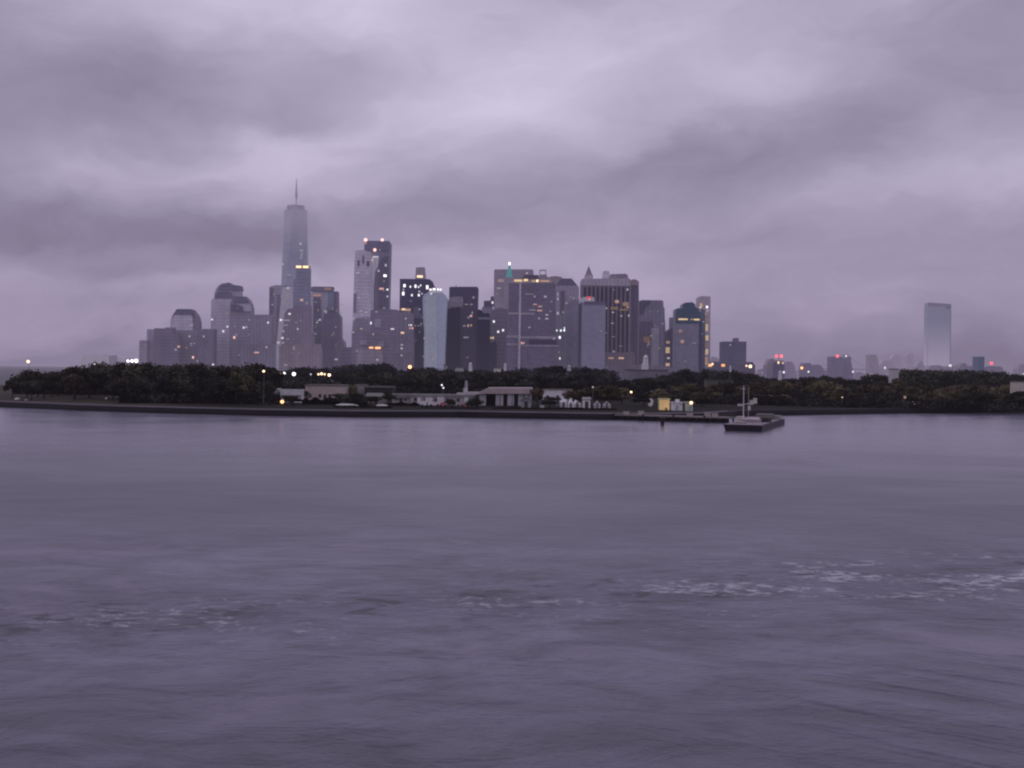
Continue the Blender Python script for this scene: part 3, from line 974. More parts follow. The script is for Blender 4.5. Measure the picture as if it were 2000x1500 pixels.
tower('glass_tower', 'pale slanted glass slab in front of the spired skyscraper base', 3450,
      [('shaft', [(539.5, 676), (551, 566), (553, 561), (573, 560.5)], (136, 132, 156))],
      [(562.5, 562.5, 6, 3, 'white', 0.6)], contrast=0.08, blotch=0.1)
tower('office_tower', 'dark slab with a glowing yellow strip along its roof', 3400,
      [('shaft', box4(573, 604.5, 600), (90, 83, 107)), ('upper_shaft', [(573, 546), (577.5, 545), (578, 524.5), (604, 524.5)], (93, 88, 114), 4, 34), ('roof_strip', box4(578.5, 603.5, 519), (120, 105, 100), 6, 30, 524)],
      [(583.5, 521, 12, 5, 'yellow', 2.0), (597, 521.3, 12, 5, 'yellow', 2.0), (589, 586, 7, 5, 'amber', 0.9), (599, 592, 3, 3, 'dim', 0.7)])
tower('apartment_tower', 'stepped brick apartment tower with lit balconies below the yellow strip slab', 3250,
      [('shaft', [(548, 681), (550, 655), (553, 640), (555.5, 612), (562, 603), (572, 602), (575, 596), (604, 596), (604.5, 640), (610, 650)], (91, 82, 104)), ('podium', [(545, 676), (568, 672), (622, 672), (626, 690)], (97, 87, 106), -20, 40)],
      [(565.5, 613, 5, 4, 'white', 1.0), (560, 625.5, 14, 2, 'dim', 0.7), (548.5, 625, 5, 4, 'white', 1.2), (558, 635, 9, 2, 'dim', 0.6), (553.5, 647, 3, 4, 'dim', 0.8), (551.5, 660, 5, 4, 'white', 0.9), (552.5, 669.5, 5, 3, 'dim', 0.7),
       (543.5, 669, 6, 5, 'dim', 0.9), (581.5, 642.5, 4, 4, 'dim', 0.9), (574, 680, 5, 10, 'dim', 0.35), (558, 713, 6, 2.5, 'dim', 0.7)])
tower('office_tower', 'square tower with a dark flat lid and lighter middle east of the spired skyscraper', 3600,
      [('shaft', box4(607, 650, 572), (108, 101, 124)), ('lid', [(607, 561), (612, 559.5), (650, 560), (648, 568)], (86, 80, 104), -4, 40, 570), ('west_bay', box4(606, 612, 572), (118, 111, 134), -5, 12), ('dark_bay', [(612, 581), (625, 581), (627, 610), (627, 655)], (80, 74, 96), -3, 4)],
      [(619.5, 576.5, 17, 5, 'pink', 0.45), (640, 564, 16, 5, 'pink', 0.28), (616, 652, 5, 2.5, 'dim', 0.6), (625, 624.5, 3, 4, 'dim', 1.1)])
tower('office_tower', 'bluish grey tower with flaring shoulders right of the lidded tower', 3500,
      [('shaft', [(627, 640), (635, 606), (640, 600), (641, 569), (658.5, 569), (659, 610), (665, 619), (665.5, 660), (672, 668), (674, 690)], (85, 78, 101)), ('glass_front', box4(641, 652, 572), (90, 90, 116), -3, 5, 606), ('shoulder', [(655, 672), (664, 662), (668, 660), (673, 676)], (90, 83, 104), -15, 20)],
      [(636.5, 609, 5, 7, 'dim', 0.5), (656.5, 702, 7, 3.5, 'dim', 0.8)])
tower('low_building', 'dark low block in the gap before the pink-lit twin towers', 3300, [('shaft', [(664, 690), (668, 679), (687, 678), (690, 690)], (84, 77, 99))], cat='building')

# --- the pink-lit pair
tower('apartment_tower', 'tall pale tower with three slot windows at its top', 3350,
      [('shaft', [(686, 700), (688, 640), (691, 560), (692.5, 510), (694, 489), (712, 488), (722, 492), (724, 520), (724, 712)], (122, 114, 139)), ('slot', box4(698.5, 702, 508), (70, 64, 86), -1, 2, 520), ('slot', box4(708, 711, 499), (74, 68, 90), -1, 2, 515), ('slot', box4(716.5, 721, 510), (66, 60, 82), -1, 2, 520),
       ('dark_edge', [(690, 640), (691, 570), (696, 570)], (88, 82, 104), -1.5, 2, 610), ('lower_shaft', [(687, 648), (692, 622), (720, 618), (721, 640)], (92, 85, 107), -8, 10)],
      [(699, 533, 8, 3, 'dim', 0.7), (718, 532, 4, 2.5, 'dim', 0.6), (693, 571, 3, 3, 'dim', 0.8), (691, 623, 3, 6, 'dim', 0.7), (690, 649, 4, 4, 'dim', 0.7), (696.5, 659, 4, 4, 'white', 1.2), (705, 607.5, 6, 3, 'dim', 0.6)])
tower('apartment_tower', 'tall dark tower with pink roof lamps and a pale glowing corner', 3420,
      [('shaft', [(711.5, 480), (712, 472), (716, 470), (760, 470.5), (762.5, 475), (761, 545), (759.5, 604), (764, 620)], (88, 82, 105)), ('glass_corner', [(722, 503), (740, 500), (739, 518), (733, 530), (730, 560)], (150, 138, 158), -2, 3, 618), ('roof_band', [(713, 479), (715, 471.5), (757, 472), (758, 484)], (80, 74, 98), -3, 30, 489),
       ('dark_face', [(741, 514), (748, 502), (757, 500), (757.5, 600)], (76, 70, 92), -3, 4)],  # shaded side of the tower painted as a darker slab
      [(714, 468.5, 7, 7, 'pink', 2.5), (714, 475, 3, 3, 'pink', 1.0), (746.5, 468.5, 6, 6, 'pink', 2.5), (732, 488, 6, 6.5, 'pink', 2.5), (733, 501.5, 13, 3, 'dim', 1.2), (725, 508, 5, 5, 'warm', 1.6), (753.5, 518, 4, 6, 'dim', 1.0), (739.5, 529, 4, 4, 'dim', 1.0),
       (752, 538.5, 7, 5.5, 'white', 2.0), (750, 549, 3, 3, 'dim', 0.5), (745, 564, 10, 4.5, 'pink', 0.9), (756.5, 565.5, 4, 4, 'white', 1.3), (756.5, 579, 4, 4, 'dim', 1.0), (726, 612, 8, 12, 'dim', 0.75), (750, 601.5, 4, 2, 'dim', 0.7)])
tower('office_block', 'broad mauve block at the feet of the pink-lit towers', 3200,
      [('shaft', [(722, 640), (724, 606), (745, 604), (758, 603.5), (776, 605), (782, 608)], (88, 80, 103)), ('bright_panel', box4(732, 744, 623), (102, 95, 117), -1, 2, 639)],
      [(724.5, 631, 3, 6, 'white', 1.2), (735, 609, 5, 2.5, 'dim', 0.7), (766.5, 642.5, 8, 3, 'white', 0.9)], cat='building')
tower('apartment_block', 'stepped low block with two bright orange windows', 3100,
      [('shaft', [(687, 655), (693, 648), (748, 648), (752, 655), (790, 660)], (89, 81, 103)), ('wing', box4(703, 717, 665.5), (104, 97, 118), -3, 6, 673), ('wing', box4(738, 750, 667), (102, 95, 116), -3, 6, 678), ('podium', [(697, 695), (702, 681), (745, 686), (748, 695)], (104, 95, 116), -5, 10)],
      [(725, 679, 9, 4, 'orange', 2.0), (738, 679.5, 12, 4.5, 'orange', 2.2), (729, 653, 3, 4, 'dim', 0.7), (697, 685.5, 4, 3, 'dim', 0.6), (737, 702.5, 5, 4, 'dim', 0.7), (742, 715, 4, 4, 'dim', 0.8)], cat='building')

# --- the dark tower with bright windows, the glass sliver, the dark pair
tower('office_tower', 'near-black tower with two rows of brilliant white windows and a lit rooftop hut', 3000,
      [('shaft', [(781, 544.5), (838, 545), (844, 549), (846, 556), (851, 562), (853, 570)], (62, 57, 80)), ('penthouse', [(811, 543), (812.5, 522), (829, 522), (831, 544)], (104, 95, 115), 5, 25, 545), ('lit_collar', box4(781.5, 803, 602), (120, 100, 110), -3, 5, 608)],
      [(820, 540, 13, 5, 'warm', 1.8), (790, 558, 5, 7, 'white', 1.8), (801.5, 560, 3, 4, 'white', 1.6), (811.5, 559, 4, 7, 'white', 1.8), (817.5, 560.5, 3, 4, 'white', 1.2), (821.5, 557.5, 2.5, 4, 'white', 1.4), (834.5, 561, 5, 9, 'white', 1.8), (787.5, 573.5, 5, 8, 'white', 1.8), (788, 566, 3, 6, 'dim', 0.8),
       (804.5, 576.5, 3.5, 5, 'white', 1.4), (818, 576.5, 4, 5, 'white', 1.6), (819, 569.5, 4, 5, 'dim', 0.8), (824, 573.5, 4, 3, 'dim', 1.1), (802, 588, 4, 3, 'dim', 0.3), (788, 604, 8, 3.5, 'warm', 1.5), (797, 605, 11, 4, 'amber', 0.8)])
tower('apartment_block', 'brown stepped building under the near-black tower', 2900,
      [('shaft', [(772, 660), (775, 630), (778, 610), (800, 608), (806, 614), (807, 655), (807, 690)], (88, 80, 101)), ('podium', [(765, 700), (772, 690), (800, 688), (806, 698)], (86, 79, 99), -15, 20)],
      [(786, 650, 7, 4.5, 'amber', 1.5), (792.5, 622.5, 3, 5, 'dim', 0.7), (785, 673.5, 5, 4, 'dim', 0.7), (784.5, 680.5, 4.5, 4, 'dim', 0.9), (784, 694, 4, 3, 'dim', 0.9), (799, 635, 2.5, 3, 'white', 1.0), (803, 635, 3, 3.5, 'white', 1.1), (800.5, 641, 3, 3.5, 'pink', 0.8), (805.5, 641, 3.5, 4, 'pink', 1.0)], cat='building')
tower('office_tower', 'black wedge of a tower behind the pale blue glass sliver', 2950, [('shaft', box4(806, 834, 586), (60, 56, 77)), ('lighter_panel', box4(808, 820, 600), (76, 70, 92), -1, 2, 622)])
tower('glass_tower', 'pale blue-grey glass sliver with a blazing white crown', 2750,
      [('shaft', [(828, 690), (828.5, 650), (826, 610), (825.5, 580), (829, 574), (836, 572), (864, 571), (870, 577), (874, 584), (872, 610), (870.5, 650), (869, 690)], (113, 113, 140)), ('west_fold', [(830, 660), (832, 577), (853, 577), (852, 615), (854, 690)], (119, 120, 147), -1.0, 1.5), ('crown_base', [(836, 572), (839, 567.5), (862, 568), (865, 572)], (128, 120, 140), 3, 18, 573)],
      [(841, 565.5, 6, 4, 'white', 1.6), (848, 564.8, 6, 5, 'white', 2.0), (855, 565.3, 4.5, 4, 'white', 1.8), (860.5, 565.6, 4.5, 4, 'white', 1.6), (842.5, 573.5, 3.5, 3.5, 'white', 1.0), (842, 660, 9, 3, 'dim', 0.4), (828.5, 660.5, 3, 4, 'dim', 0.6), (845, 701, 2, 6, 'dim', 0.5)],
      contrast=0.07, grid=0.08, rough=0.35, spec=0.5, blotch=0.08)
tower('office_tower', 'black box tower with a faint lit band standing beside the glass sliver', 2800,
      [('shaft', [(871, 610), (874, 590), (877, 588), (877.5, 561.5), (880, 560), (932, 560), (934, 563), (933, 604), (933, 700)], (62, 56, 77)), ('pale_band', [(876, 586), (880, 580), (904, 579), (905, 594), (903, 600), (890, 602), (882, 598)], (92, 84, 103), -0.8, 1.2, 603), ('dark_wing', [(870, 640), (871, 603), (880, 602), (898, 599), (899, 712)], (50, 46, 65), -4, 5), ('roof_mast', box4(890, 891.2, 556), (90, 82, 102), 8, 3, 561)],
      [(925, 581, 4.5, 4.5, 'dim', 0.5), (911, 594.5, 8, 2.5, 'dim', 0.4), (920.5, 594.5, 6, 3, 'dim', 0.45), (920, 617, 5, 5, 'pink', 0.8), (922.5, 611, 2.5, 6, 'dim', 0.5), (915, 620, 4, 5, 'dim', 0.4), (907, 636.5, 7, 3, 'dim', 0.4), (914.5, 636, 3, 6, 'amber', 0.8), (920, 635.5, 4, 5, 'amber', 0.6), (910, 659, 12, 3.5, 'dim', 0.4), (913, 698, 5, 4, 'dim', 0.2)], contrast=0.15)
tower('office_tower', 'narrow navy tower with one pale stripe right of the black box tower', 2780, [('shaft', [(932, 606), (936, 604), (941, 606), (944, 611.5), (955.5, 611.5), (957, 616), (957, 700)], (48, 46, 66)), ('pale_stripe', box4(934, 956, 619.5), (82, 78, 100), -0.8, 1.2, 624)], contrast=0.12)
tower('office_block', 'small grey tower with a black lid in front of the long mauve slab', 3150, [('shaft', [(941, 602), (945, 597), (962, 597), (964, 640)], (92, 86, 109)), ('lid', [(945, 587.5), (958, 587), (958.5, 579), (964, 578.5), (965, 603)], (70, 64, 86), -4, 30, 597)],
      [(962, 591, 3.5, 5, 'white', 1.2)], cat='building')
tower('office_block', 'dark crowded block with scattered lamps right of the navy tower', 2900,
      [('shaft', [(957, 640), (960, 606), (975, 602), (993, 604)], (82, 75, 97)), ('front_block', [(944, 672), (946, 664), (965, 663), (970, 672)], (58, 54, 75), -25, 25), ('ledge', box4(945, 965, 662.5), (92, 85, 105), -27, 6, 669)],
      [(964.5, 628, 4, 5, 'white', 1.3), (973, 648, 4, 5, 'white', 1.3), (982.5, 645, 4, 5, 'white', 1.3), (958, 660, 5, 4, 'warm', 0.8), (963, 660, 3, 5, 'yellow', 0.9), (949, 701, 4, 4, 'dim', 0.3)], cat='building')

# --- centre: long mauve slab, copper pyramid, cross-banded slab
tower('office_tower', 'long flat-topped mauve slab behind the cross-banded slab', 3300,
      [('shaft', [(965, 527.5), (967, 526), (1039, 526), (1042, 528), (1043, 620)], (98, 89, 111)), ('ledge', box4(968, 991, 597), (108, 100, 121), -0.8, 1.5, 599.5)],
      [(976, 548, 8, 7, 'pink', 0.4), (974.5, 563, 9, 4, 'dim', 0.5), (971, 574, 4, 3.5, 'dim', 0.4), (1029, 533.5, 4, 4, 'dim', 0.8)])
o = tower('spired_tower', 'tower with a green copper pyramid roof and a bright lamp on its tip', 3150,
          [('shaft', box4(985, 1002, 541), (104, 95, 116), 0, 24)], [(981, 548, 6, 6, 'dim', 0.5)])
frustum(o, 'copper_roof', 987.5, 1001, 541, 994, 996.5, 517, 3150, plain((74, 122, 128), 3150), 20)
G().lathe((at(995, 514, 3150).x, 3160), [(0.5, at(995, 518, 3150).z), (1.9, at(995, 516, 3150).z), (2.2, at(995, 514, 3150).z), (1.2, at(995, 511.5, 3150).z)], 10).make('beacon_lamp', glow('white', 3.0), o)
tower('office_tower', 'broad dark slab crossed by a pale vertical stripe and two horizontal bands', 2650,
      [('shaft', [(989.5, 657), (993, 655), (993.5, 553), (1082, 552), (1085, 556), (1086, 655), (1090, 660)], (77, 70, 92)), ('stripe', [(1011.8, 700), (1014.5, 553), (1018.3, 553), (1016, 700)], (118, 111, 134), -1.2, 1.5),
       ('band', box4(992.5, 1012.4, 610.5), (108, 98, 118), -0.9, 1.2, 614), ('band', box4(1017.4, 1044, 611), (106, 96, 116), -0.9, 1.2, 614.5), ('band', box4(989.5, 1011.6, 655.5), (100, 93, 115), -0.9, 1.2, 659.5), ('band', box4(1016.7, 1089, 657), (104, 96, 117), -0.9, 1.2, 661),
       ('band', box4(989.5, 1011.5, 671), (98, 91, 112), -0.9, 1.2, 674), ('band', box4(1016.5, 1091, 674), (100, 92, 114), -0.9, 1.2, 676.5), ('dark_panel', box4(1033, 1087, 664), (58, 52, 72), -0.7, 1.0, 672.5), ('penthouse', [(1020, 545), (1024, 537), (1052, 537), (1053, 545)], (66, 60, 80), 6, 25, 553),
       ('roof_terrace', box4(1001, 1078, 545.5), (108, 96, 108), 3, 30, 553)],
      [(1012, 548, 18, 5, 'yellow', 0.9), (1027, 547, 9, 5, 'yellow', 1.2), (1042, 549, 8, 4, 'amber', 0.8), (1049.5, 548.5, 5, 5, 'yellow', 2.0), (1064, 549, 20, 3.5, 'amber', 0.75), (1034, 574.5, 20, 2, 'dim', 0.35), (1044.5, 579, 2.5, 4, 'dim', 0.8), (1065, 579.5, 6, 5, 'dim', 0.6),
       (1045, 594.5, 9, 2.5, 'pink', 0.6), (1055, 598.5, 9, 3, 'pink', 0.6), (1040, 605.5, 14, 2, 'dim', 0.5), (1054, 606.5, 11, 3, 'pink', 0.7), (1068, 615, 6, 3, 'dim', 0.8), (1053, 622, 4, 4, 'dim', 0.6), (1068, 622.5, 7, 3, 'dim', 0.75), (1034, 639.5, 5, 3.5, 'dim', 0.5), (1077, 589, 4, 3, 'dim', 0.4),
       (1075, 608, 3, 3, 'dim', 0.5), (1019, 670, 3.5, 5, 'pink', 1.0), (1023, 670, 3, 4, 'pink', 0.8), (1082, 661.5, 4, 4, 'dim', 0.6)], contrast=0.12)
o = tower('office_tower', 'grey tower topped by an open square frame behind the cross-banded slab', 3050, [('shaft', [(1052, 543), (1054, 536), (1067, 536), (1070, 542), (1076, 540), (1086, 539), (1097, 541), (1102, 552), (1103, 640)], (96, 87, 108))])
g = G()
pa, pb = at(1053.5, 536, 3050), at(1067, 526.5, 3050)
for xx in (pa.x, pb.x - 1.8):
    g.box(xx, xx + 1.8, 3052, 3066, pa.z, pb.z)
g.box(pa.x + 1.8, pb.x - 1.8, 3052, 3066, pb.z - 2.2, pb.z - 0.1)
g.make('roof_frame', plain((112, 103, 125), 3050), o)
o = tower('office_tower', 'tower under a black truncated pyramid roof', 2850,
          [('shaft', [(1084, 562), (1086, 558), (1128, 558), (1131, 562)], (98, 90, 112)), ('dark_bay', box4(1094, 1103, 568), (74, 68, 88), -0.8, 1.2, 615), ('setback', box4(1084, 1106, 615), (86, 79, 100), -8, 10)],
          [(1089.7, 575, 2.5, 10, 'dim', 0.6), (1089.7, 584, 2.5, 5, 'dim', 0.9), (1089.5, 612, 4, 6, 'dim', 0.8), (1100, 610, 3, 5, 'dim', 0.5), (1087.5, 645.5, 3, 4, 'cool', 1.2), (1095.5, 645.5, 3.5, 4.5, 'cool', 1.6), (1102.5, 645, 4, 5, 'cool', 1.8), (1102.5, 640.5, 3, 3, 'cool', 1.2), (1093.3, 659, 4, 6, 'cool', 1.8), (1093.5, 700, 3, 5, 'white', 1.0)])
frustum(o, 'pyramid_roof', 1085, 1129, 558.5, 1097, 1117, 543, 2852, plain((66, 60, 82), 2850), 46)
tower('office_tower', 'plain gradient-grey slab between the pyramid roof tower and the pink-lamped tower', 2700, [('shaft', [(1104, 700), (1106, 596), (1112, 590), (1120, 586), (1131, 585), (1132, 600)], (90, 84, 107))], [(1120.5, 582, 1.5, 4, 'dim', 0.8)], contrast=0.1)
tower('office_tower', 'smooth grey tower with a pink lamp glowing on its pale roof', 2600,
      [('shaft', box4(1136.5, 1183, 590), (92, 87, 111), 0, 40), ('dark_edge', box4(1131, 1136.4, 593), (64, 58, 79), 2, 30), ('roof_screen', [(1131.5, 594), (1132.5, 583), (1141, 580), (1160, 580), (1161.5, 588)], (132, 124, 144), 4, 20, 590.2), ('cornice', box4(1141, 1182, 588.5), (72, 66, 88), -1, 8, 595)],
      [(1150, 581.5, 10, 6, 'red', 0.75), (1151, 584, 4, 3, 'pink', 1.2), (1174, 647, 5, 2.5, 'dim', 0.4)], contrast=0.07, blotch=0.07)
o = tower('office_tower', 'massive tower of tall dark window stripes under a pale cornice', 2900,
          [('shaft', [(1135, 548), (1137, 545), (1228, 544), (1232, 546), (1232.5, 600)], (84, 76, 96)), ('cornice', [(1135, 548), (1136, 544.5), (1228, 543.5), (1232, 549)], (106, 97, 119), -2, 6, 558), ('side_wing', [(1231, 549), (1236, 545.5), (1243, 546.5), (1247.5, 550), (1248, 600)], (70, 63, 84), 4, 40), ('wing_cap', [(1231, 549), (1236, 545), (1243, 546), (1248, 550)], (100, 84, 103), 2, 40, 557),
           ('podium', [(1183, 694), (1186, 688), (1238, 688), (1241, 694)], (86, 76, 94), -10, 30), ('penthouse', [(1189, 545), (1193, 535.5), (1222, 534.5), (1226, 537), (1228, 546)], (92, 84, 106), 8, 25, 546), ('tank', arch(1176, 1191, 540, 529, 1180, 1188, 4), (128, 118, 140), 10, 8, 546)],
          [(1205, 589, 9, 7, 'amber', 0.65), (1222, 594, 13, 9, 'amber', 0.35), (1226, 600, 5, 4, 'amber', 0.6), (1200, 602, 17, 7, 'amber', 0.22), (1219, 605, 18, 4, 'amber', 0.25), (1225.5, 565.5, 3, 5, 'dim', 1.0), (1213.5, 617, 5, 4, 'dim', 0.5), (1228, 616.5, 3, 5, 'dim', 0.9), (1196, 631.5, 7, 3, 'dim', 0.4), (1199, 687, 5, 5, 'dim', 0.5),
           (1193.5, 699.5, 12, 4, 'amber', 0.5), (1213.5, 699.5, 12, 4, 'amber', 0.9), (1198, 657.5, 6, 2.5, 'dim', 0.3), (1212, 676, 8, 2, 'dim', 0.3)])
for i in range(11):
    x = 1140.5 + i * 8.3
    solid(o, 'window_stripe', box4(x, x + 4.6, 561), 2899.2, 1.2, facade((54, 49, 66), 2900), 688)
frustum(o, 'turret_roof', 1143.5, 1157, 537, 1149, 1151.5, 521, 2905, plain((88, 80, 102), 2900), 14)
solid(o, 'turret', box4(1142, 1158.5, 537), 2905, 16, facade((110, 101, 123), 2900), 546)
G().tube(at(1150, 522, 2912), at(1150.2, 516, 2912), 0.6, 0.3).make('finial', plain((88, 80, 102), 2900), o)
tower('office_tower', 'grey tower with a dark upper corner right of the striped tower', 2800,
      [('shaft', [(1249, 600), (1249.5, 587.5), (1254, 586), (1293, 586.5), (1295.5, 588), (1296, 600), (1298, 601), (1298.5, 622), (1300.5, 650)], (82, 76, 98)), ('dark_corner', [(1249.5, 587.8), (1254, 586.3), (1270, 586.3), (1269, 594), (1262, 598), (1257, 612)], (66, 60, 80), -0.9, 1.2, 614), ('lower_block', [(1249, 650), (1250, 628), (1274, 628), (1276, 645), (1279, 650)], (70, 64, 84), -0.9, 1.2), ('pale_rib', [(1272, 641), (1278, 640), (1287, 640)], (98, 92, 114), -1.5, 1.0, 714)],
      [(1263, 663, 14, 14, 'amber', 0.16), (1262, 664, 8, 11, 'pink', 0.14)])
tower('low_building', 'low mauve block between the striped tower and the white round-topped tower', 2500, [('shaft', [(1176, 722), (1188, 715), (1230, 716), (1246, 712), (1300, 714), (1318, 720)], (78, 71, 90))], cat='building')
tower('office_block', 'stepped dark building with a column of orange windows', 2650, [('shaft', [(1302, 648), (1308, 643), (1312, 641), (1330, 640)], (70, 63, 84)), ('back_block', box4(1309.5, 1320, 620), (88, 82, 101), 6, 25)],
      [(1304.5, 668.5, 8, 6, 'amber', 0.5), (1304, 684, 9, 14, 'yellow', 0.5), (1305.5, 699.5, 6, 4, 'dim', 0.8), (1304, 712, 9, 7, 'amber', 0.8)], cat='building')
tower('office_tower', 'blue-topped tower with a rounded crest and a glowing yellow belt', 2600,
      [('shaft', [(1319, 625), (1320, 604), (1325, 601.5), (1333, 602), (1334, 594), (1338, 591), (1352, 590), (1358, 594), (1358.5, 599), (1364, 603), (1369, 610), (1369, 650)], (86, 81, 103)), ('blue_top', [(1319.5, 622), (1320.2, 604.3), (1325, 602), (1333.3, 602.5), (1334.5, 594.5), (1338.5, 591.3), (1352, 590.5), (1357.7, 594.3), (1358.2, 599.5), (1364, 603.5), (1368.5, 610)], (58, 62, 82), -0.8, 1.2, 632), ('dark_edge', box4(1366, 1371, 628), (56, 54, 74), -2, 3)],
      [(1334, 623.5, 21, 3.5, 'yellow', 0.95), (1352, 623.8, 9, 2.5, 'amber', 0.6), (1361, 624.2, 12, 3.5, 'yellow', 1.0), (1329, 647, 8, 7, 'pink', 0.3), (1332.5, 667, 7, 7, 'pink', 0.5), (1356, 670.5, 8, 4, 'dim', 0.3), (1338, 706, 5, 3, 'dim', 0.35)], contrast=0.1)
tower('apartment_tower', 'slim pinkish tower with a lit stairwell strip from top to bottom', 2700,
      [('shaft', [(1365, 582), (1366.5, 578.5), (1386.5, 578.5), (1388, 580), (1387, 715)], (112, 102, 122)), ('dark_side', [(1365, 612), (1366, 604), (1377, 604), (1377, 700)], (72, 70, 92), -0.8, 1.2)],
      [(1369.5, 596, 4, 9, 'yellow', 0.6), (1368, 600, 4, 4, 'warm', 1.0), (1381, 599.5, 4.5, 5, 'white', 1.6), (1366.3, 608, 3, 4, 'white', 1.1), (1381.5, 607, 5, 6, 'dim', 0.6), (1380.5, 640, 5, 16, 'yellow', 0.55), (1381, 622, 5, 18, 'amber', 0.28), (1381, 660, 6, 12, 'yellow', 0.6), (1380.5, 687, 5, 12, 'yellow', 0.6), (1380, 675, 5, 8, 'amber', 0.25), (1379.5, 705, 5, 18, 'amber', 0.5)])
# --- east of the towers
tower('apartment_block', 'square dark apartment block with a stubby roof tank standing alone', 2500, [('shaft', box4(1412, 1458, 667), (74, 69, 92)), ('roof_tank', arch(1432.5, 1443, 663, 660, 1434.5, 1441, 3), (82, 75, 97), 6, 12, 668)], [(1426.5, 673.5, 3.5, 3.5, 'dim', 0.6)], cat='building', contrast=0.08)
FAR = dict(contrast=0.05, grid=0.05, blotch=0.06)
for lb, d, parts, wn in (
        ('hazy low block just left of the square dark apartment block', 3400, [('shaft', [(1386, 706), (1392, 696), (1402, 699), (1412, 708)], (112, 102, 124))], []),
        ('low dim block with orange lamps at the foot of the square apartment block', 2450, [('shaft', [(1390, 712), (1395, 706), (1410, 708), (1440, 712), (1458, 707), (1470, 707), (1475, 714)], (72, 66, 86))], [(1387, 713.5, 8, 6, 'orange', 1.6), (1391.5, 711, 4, 5, 'warm', 2.0), (1412.5, 713.5, 8, 6, 'orange', 1.4)]),
        ('dim stepped block under the double red beacon', 3200, [('shaft', [(1497, 714), (1501, 706), (1504, 701), (1511, 700), (1514, 708), (1516, 703), (1530, 704), (1534, 712)], (98, 89, 111)), ('front_block', [(1513, 716), (1516, 706), (1529, 706), (1531, 716)], (72, 68, 92), -20, 20)], [(1520.5, 708, 4, 6, 'warm', 1.6), (1529, 709, 3, 4, 'warm', 1.2), (1531, 727, 4, 5, 'white', 1.3)]),
        ('hazy rounded block right of the double red beacon', 3500, [('shaft', [(1533, 714), (1537, 706), (1547, 706), (1553, 716)], (106, 97, 120))], []),
        ('small dim tower by the orange street lamp', 3300, [('shaft', [(1568, 716), (1570, 709), (1583, 709), (1586, 714), (1592, 712), (1602, 713), (1608, 719)], (94, 86, 110))], []),
        ('west slab of the pair with a red roof beacon', 2900, [('shaft', box4(1624.5, 1645, 696.5), (92, 85, 108))], [(1635.5, 695.5, 6, 6.5, 'red', 2.2), (1666, 726, 3.5, 4, 'white', 1.2)]),
        ('east slab of the pair with a white roof lamp', 2950, [('shaft', [(1648, 700), (1650, 696.5), (1662, 696), (1663, 710), (1666, 722)], (94, 87, 111))], [(1652.5, 695.5, 3, 4, 'white', 1.3)]),
        ('hazy tower with a sloping east side', 4200, [('shaft', [(1697.5, 693), (1711, 692.5), (1713, 696), (1717, 712)], (110, 101, 123))], []),
        ('faint low block with one white lamp', 4300, [('shaft', [(1718, 714), (1726, 704), (1740, 704.5), (1746, 712), (1752, 720)], (118, 108, 131))], [(1728.5, 718.5, 4, 5, 'white', 1.0)]),
        ('very faint rounded tower in the mist', 5600, [('shaft', [(1742, 700), (1746, 693), (1758, 692), (1761, 697), (1762, 712)], (124, 114, 137))], []),
        ('very faint narrow tower in the mist', 5800, [('shaft', [(1772, 693), (1775, 690), (1782, 690), (1784, 694)], (122, 112, 135))], []),
        ('small hazy block with a stepped top left of the tall misty tower', 4300, [('shaft', [(1789, 716), (1793, 711), (1796, 706), (1802, 706), (1804, 712), (1809, 718)], (112, 103, 125))], []),
        ('low hazy block at the foot of the tall misty tower', 4000, [('shaft', [(1812, 722), (1818, 714), (1835, 713), (1846, 717), (1862, 713), (1866, 722)], (104, 95, 117))], [(1856, 714, 6, 5, 'white', 1.1), (1857, 727, 4, 4, 'white', 1.2)]),
        ('dim stepped low block right of the tall misty tower', 3600, [('shaft', [(1872, 724), (1875, 714), (1880, 709), (1886, 709), (1889, 714), (1910, 716)], (98, 90, 112))], [(1885.5, 727, 3.5, 4, 'white', 1.2)]),
        ('narrow blue-grey tower left of the lone red lamp', 3300, [('shaft', box4(1911, 1923, 696.5), (74, 76, 100))], []),
        ('long dim block carrying the lone red lamp', 3500, [('shaft', [(1922, 720), (1926, 716), (1938, 715), (1956, 716), (1960, 722)], (96, 88, 110))], [(1936.5, 709.5, 7, 7, 'red', 2.0)]),
        ('faint block at the eastern edge of the skyline', 4200, [('shaft', [(1988, 720), (1992, 711), (2012, 710), (2016, 720)], (108, 99, 121))], [(1999, 731, 3, 4, 'white', 1.0)]),
        ('faint long row of roofs on the far western shore', 5600, [('shaft', [(158, 706), (162, 693.5), (210, 692.5), (240, 698), (262, 700), (275, 706)], (138, 128, 152))], []),
        ('small faint tower on the far western shore', 4600, [('shaft', box4(213, 222, 694), (110, 101, 124))], [])):
    tower('distant_building', lb, d, parts, wn, 'building', None, **FAR)

# glass tower, its low mist painted into the facade by height
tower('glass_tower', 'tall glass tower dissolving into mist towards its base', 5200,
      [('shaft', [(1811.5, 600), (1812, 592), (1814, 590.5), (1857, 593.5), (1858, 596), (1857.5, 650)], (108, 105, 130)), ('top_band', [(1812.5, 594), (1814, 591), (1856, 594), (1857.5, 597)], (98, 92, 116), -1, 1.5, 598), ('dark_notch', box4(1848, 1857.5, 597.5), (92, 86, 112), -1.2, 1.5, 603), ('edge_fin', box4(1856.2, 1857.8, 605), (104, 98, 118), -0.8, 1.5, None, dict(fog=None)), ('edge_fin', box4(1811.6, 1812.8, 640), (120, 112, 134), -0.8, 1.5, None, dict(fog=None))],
      [], contrast=0.05, grid=0.05, blotch=0.05, fog=(40, 0.9, 245, 0.10, 30))

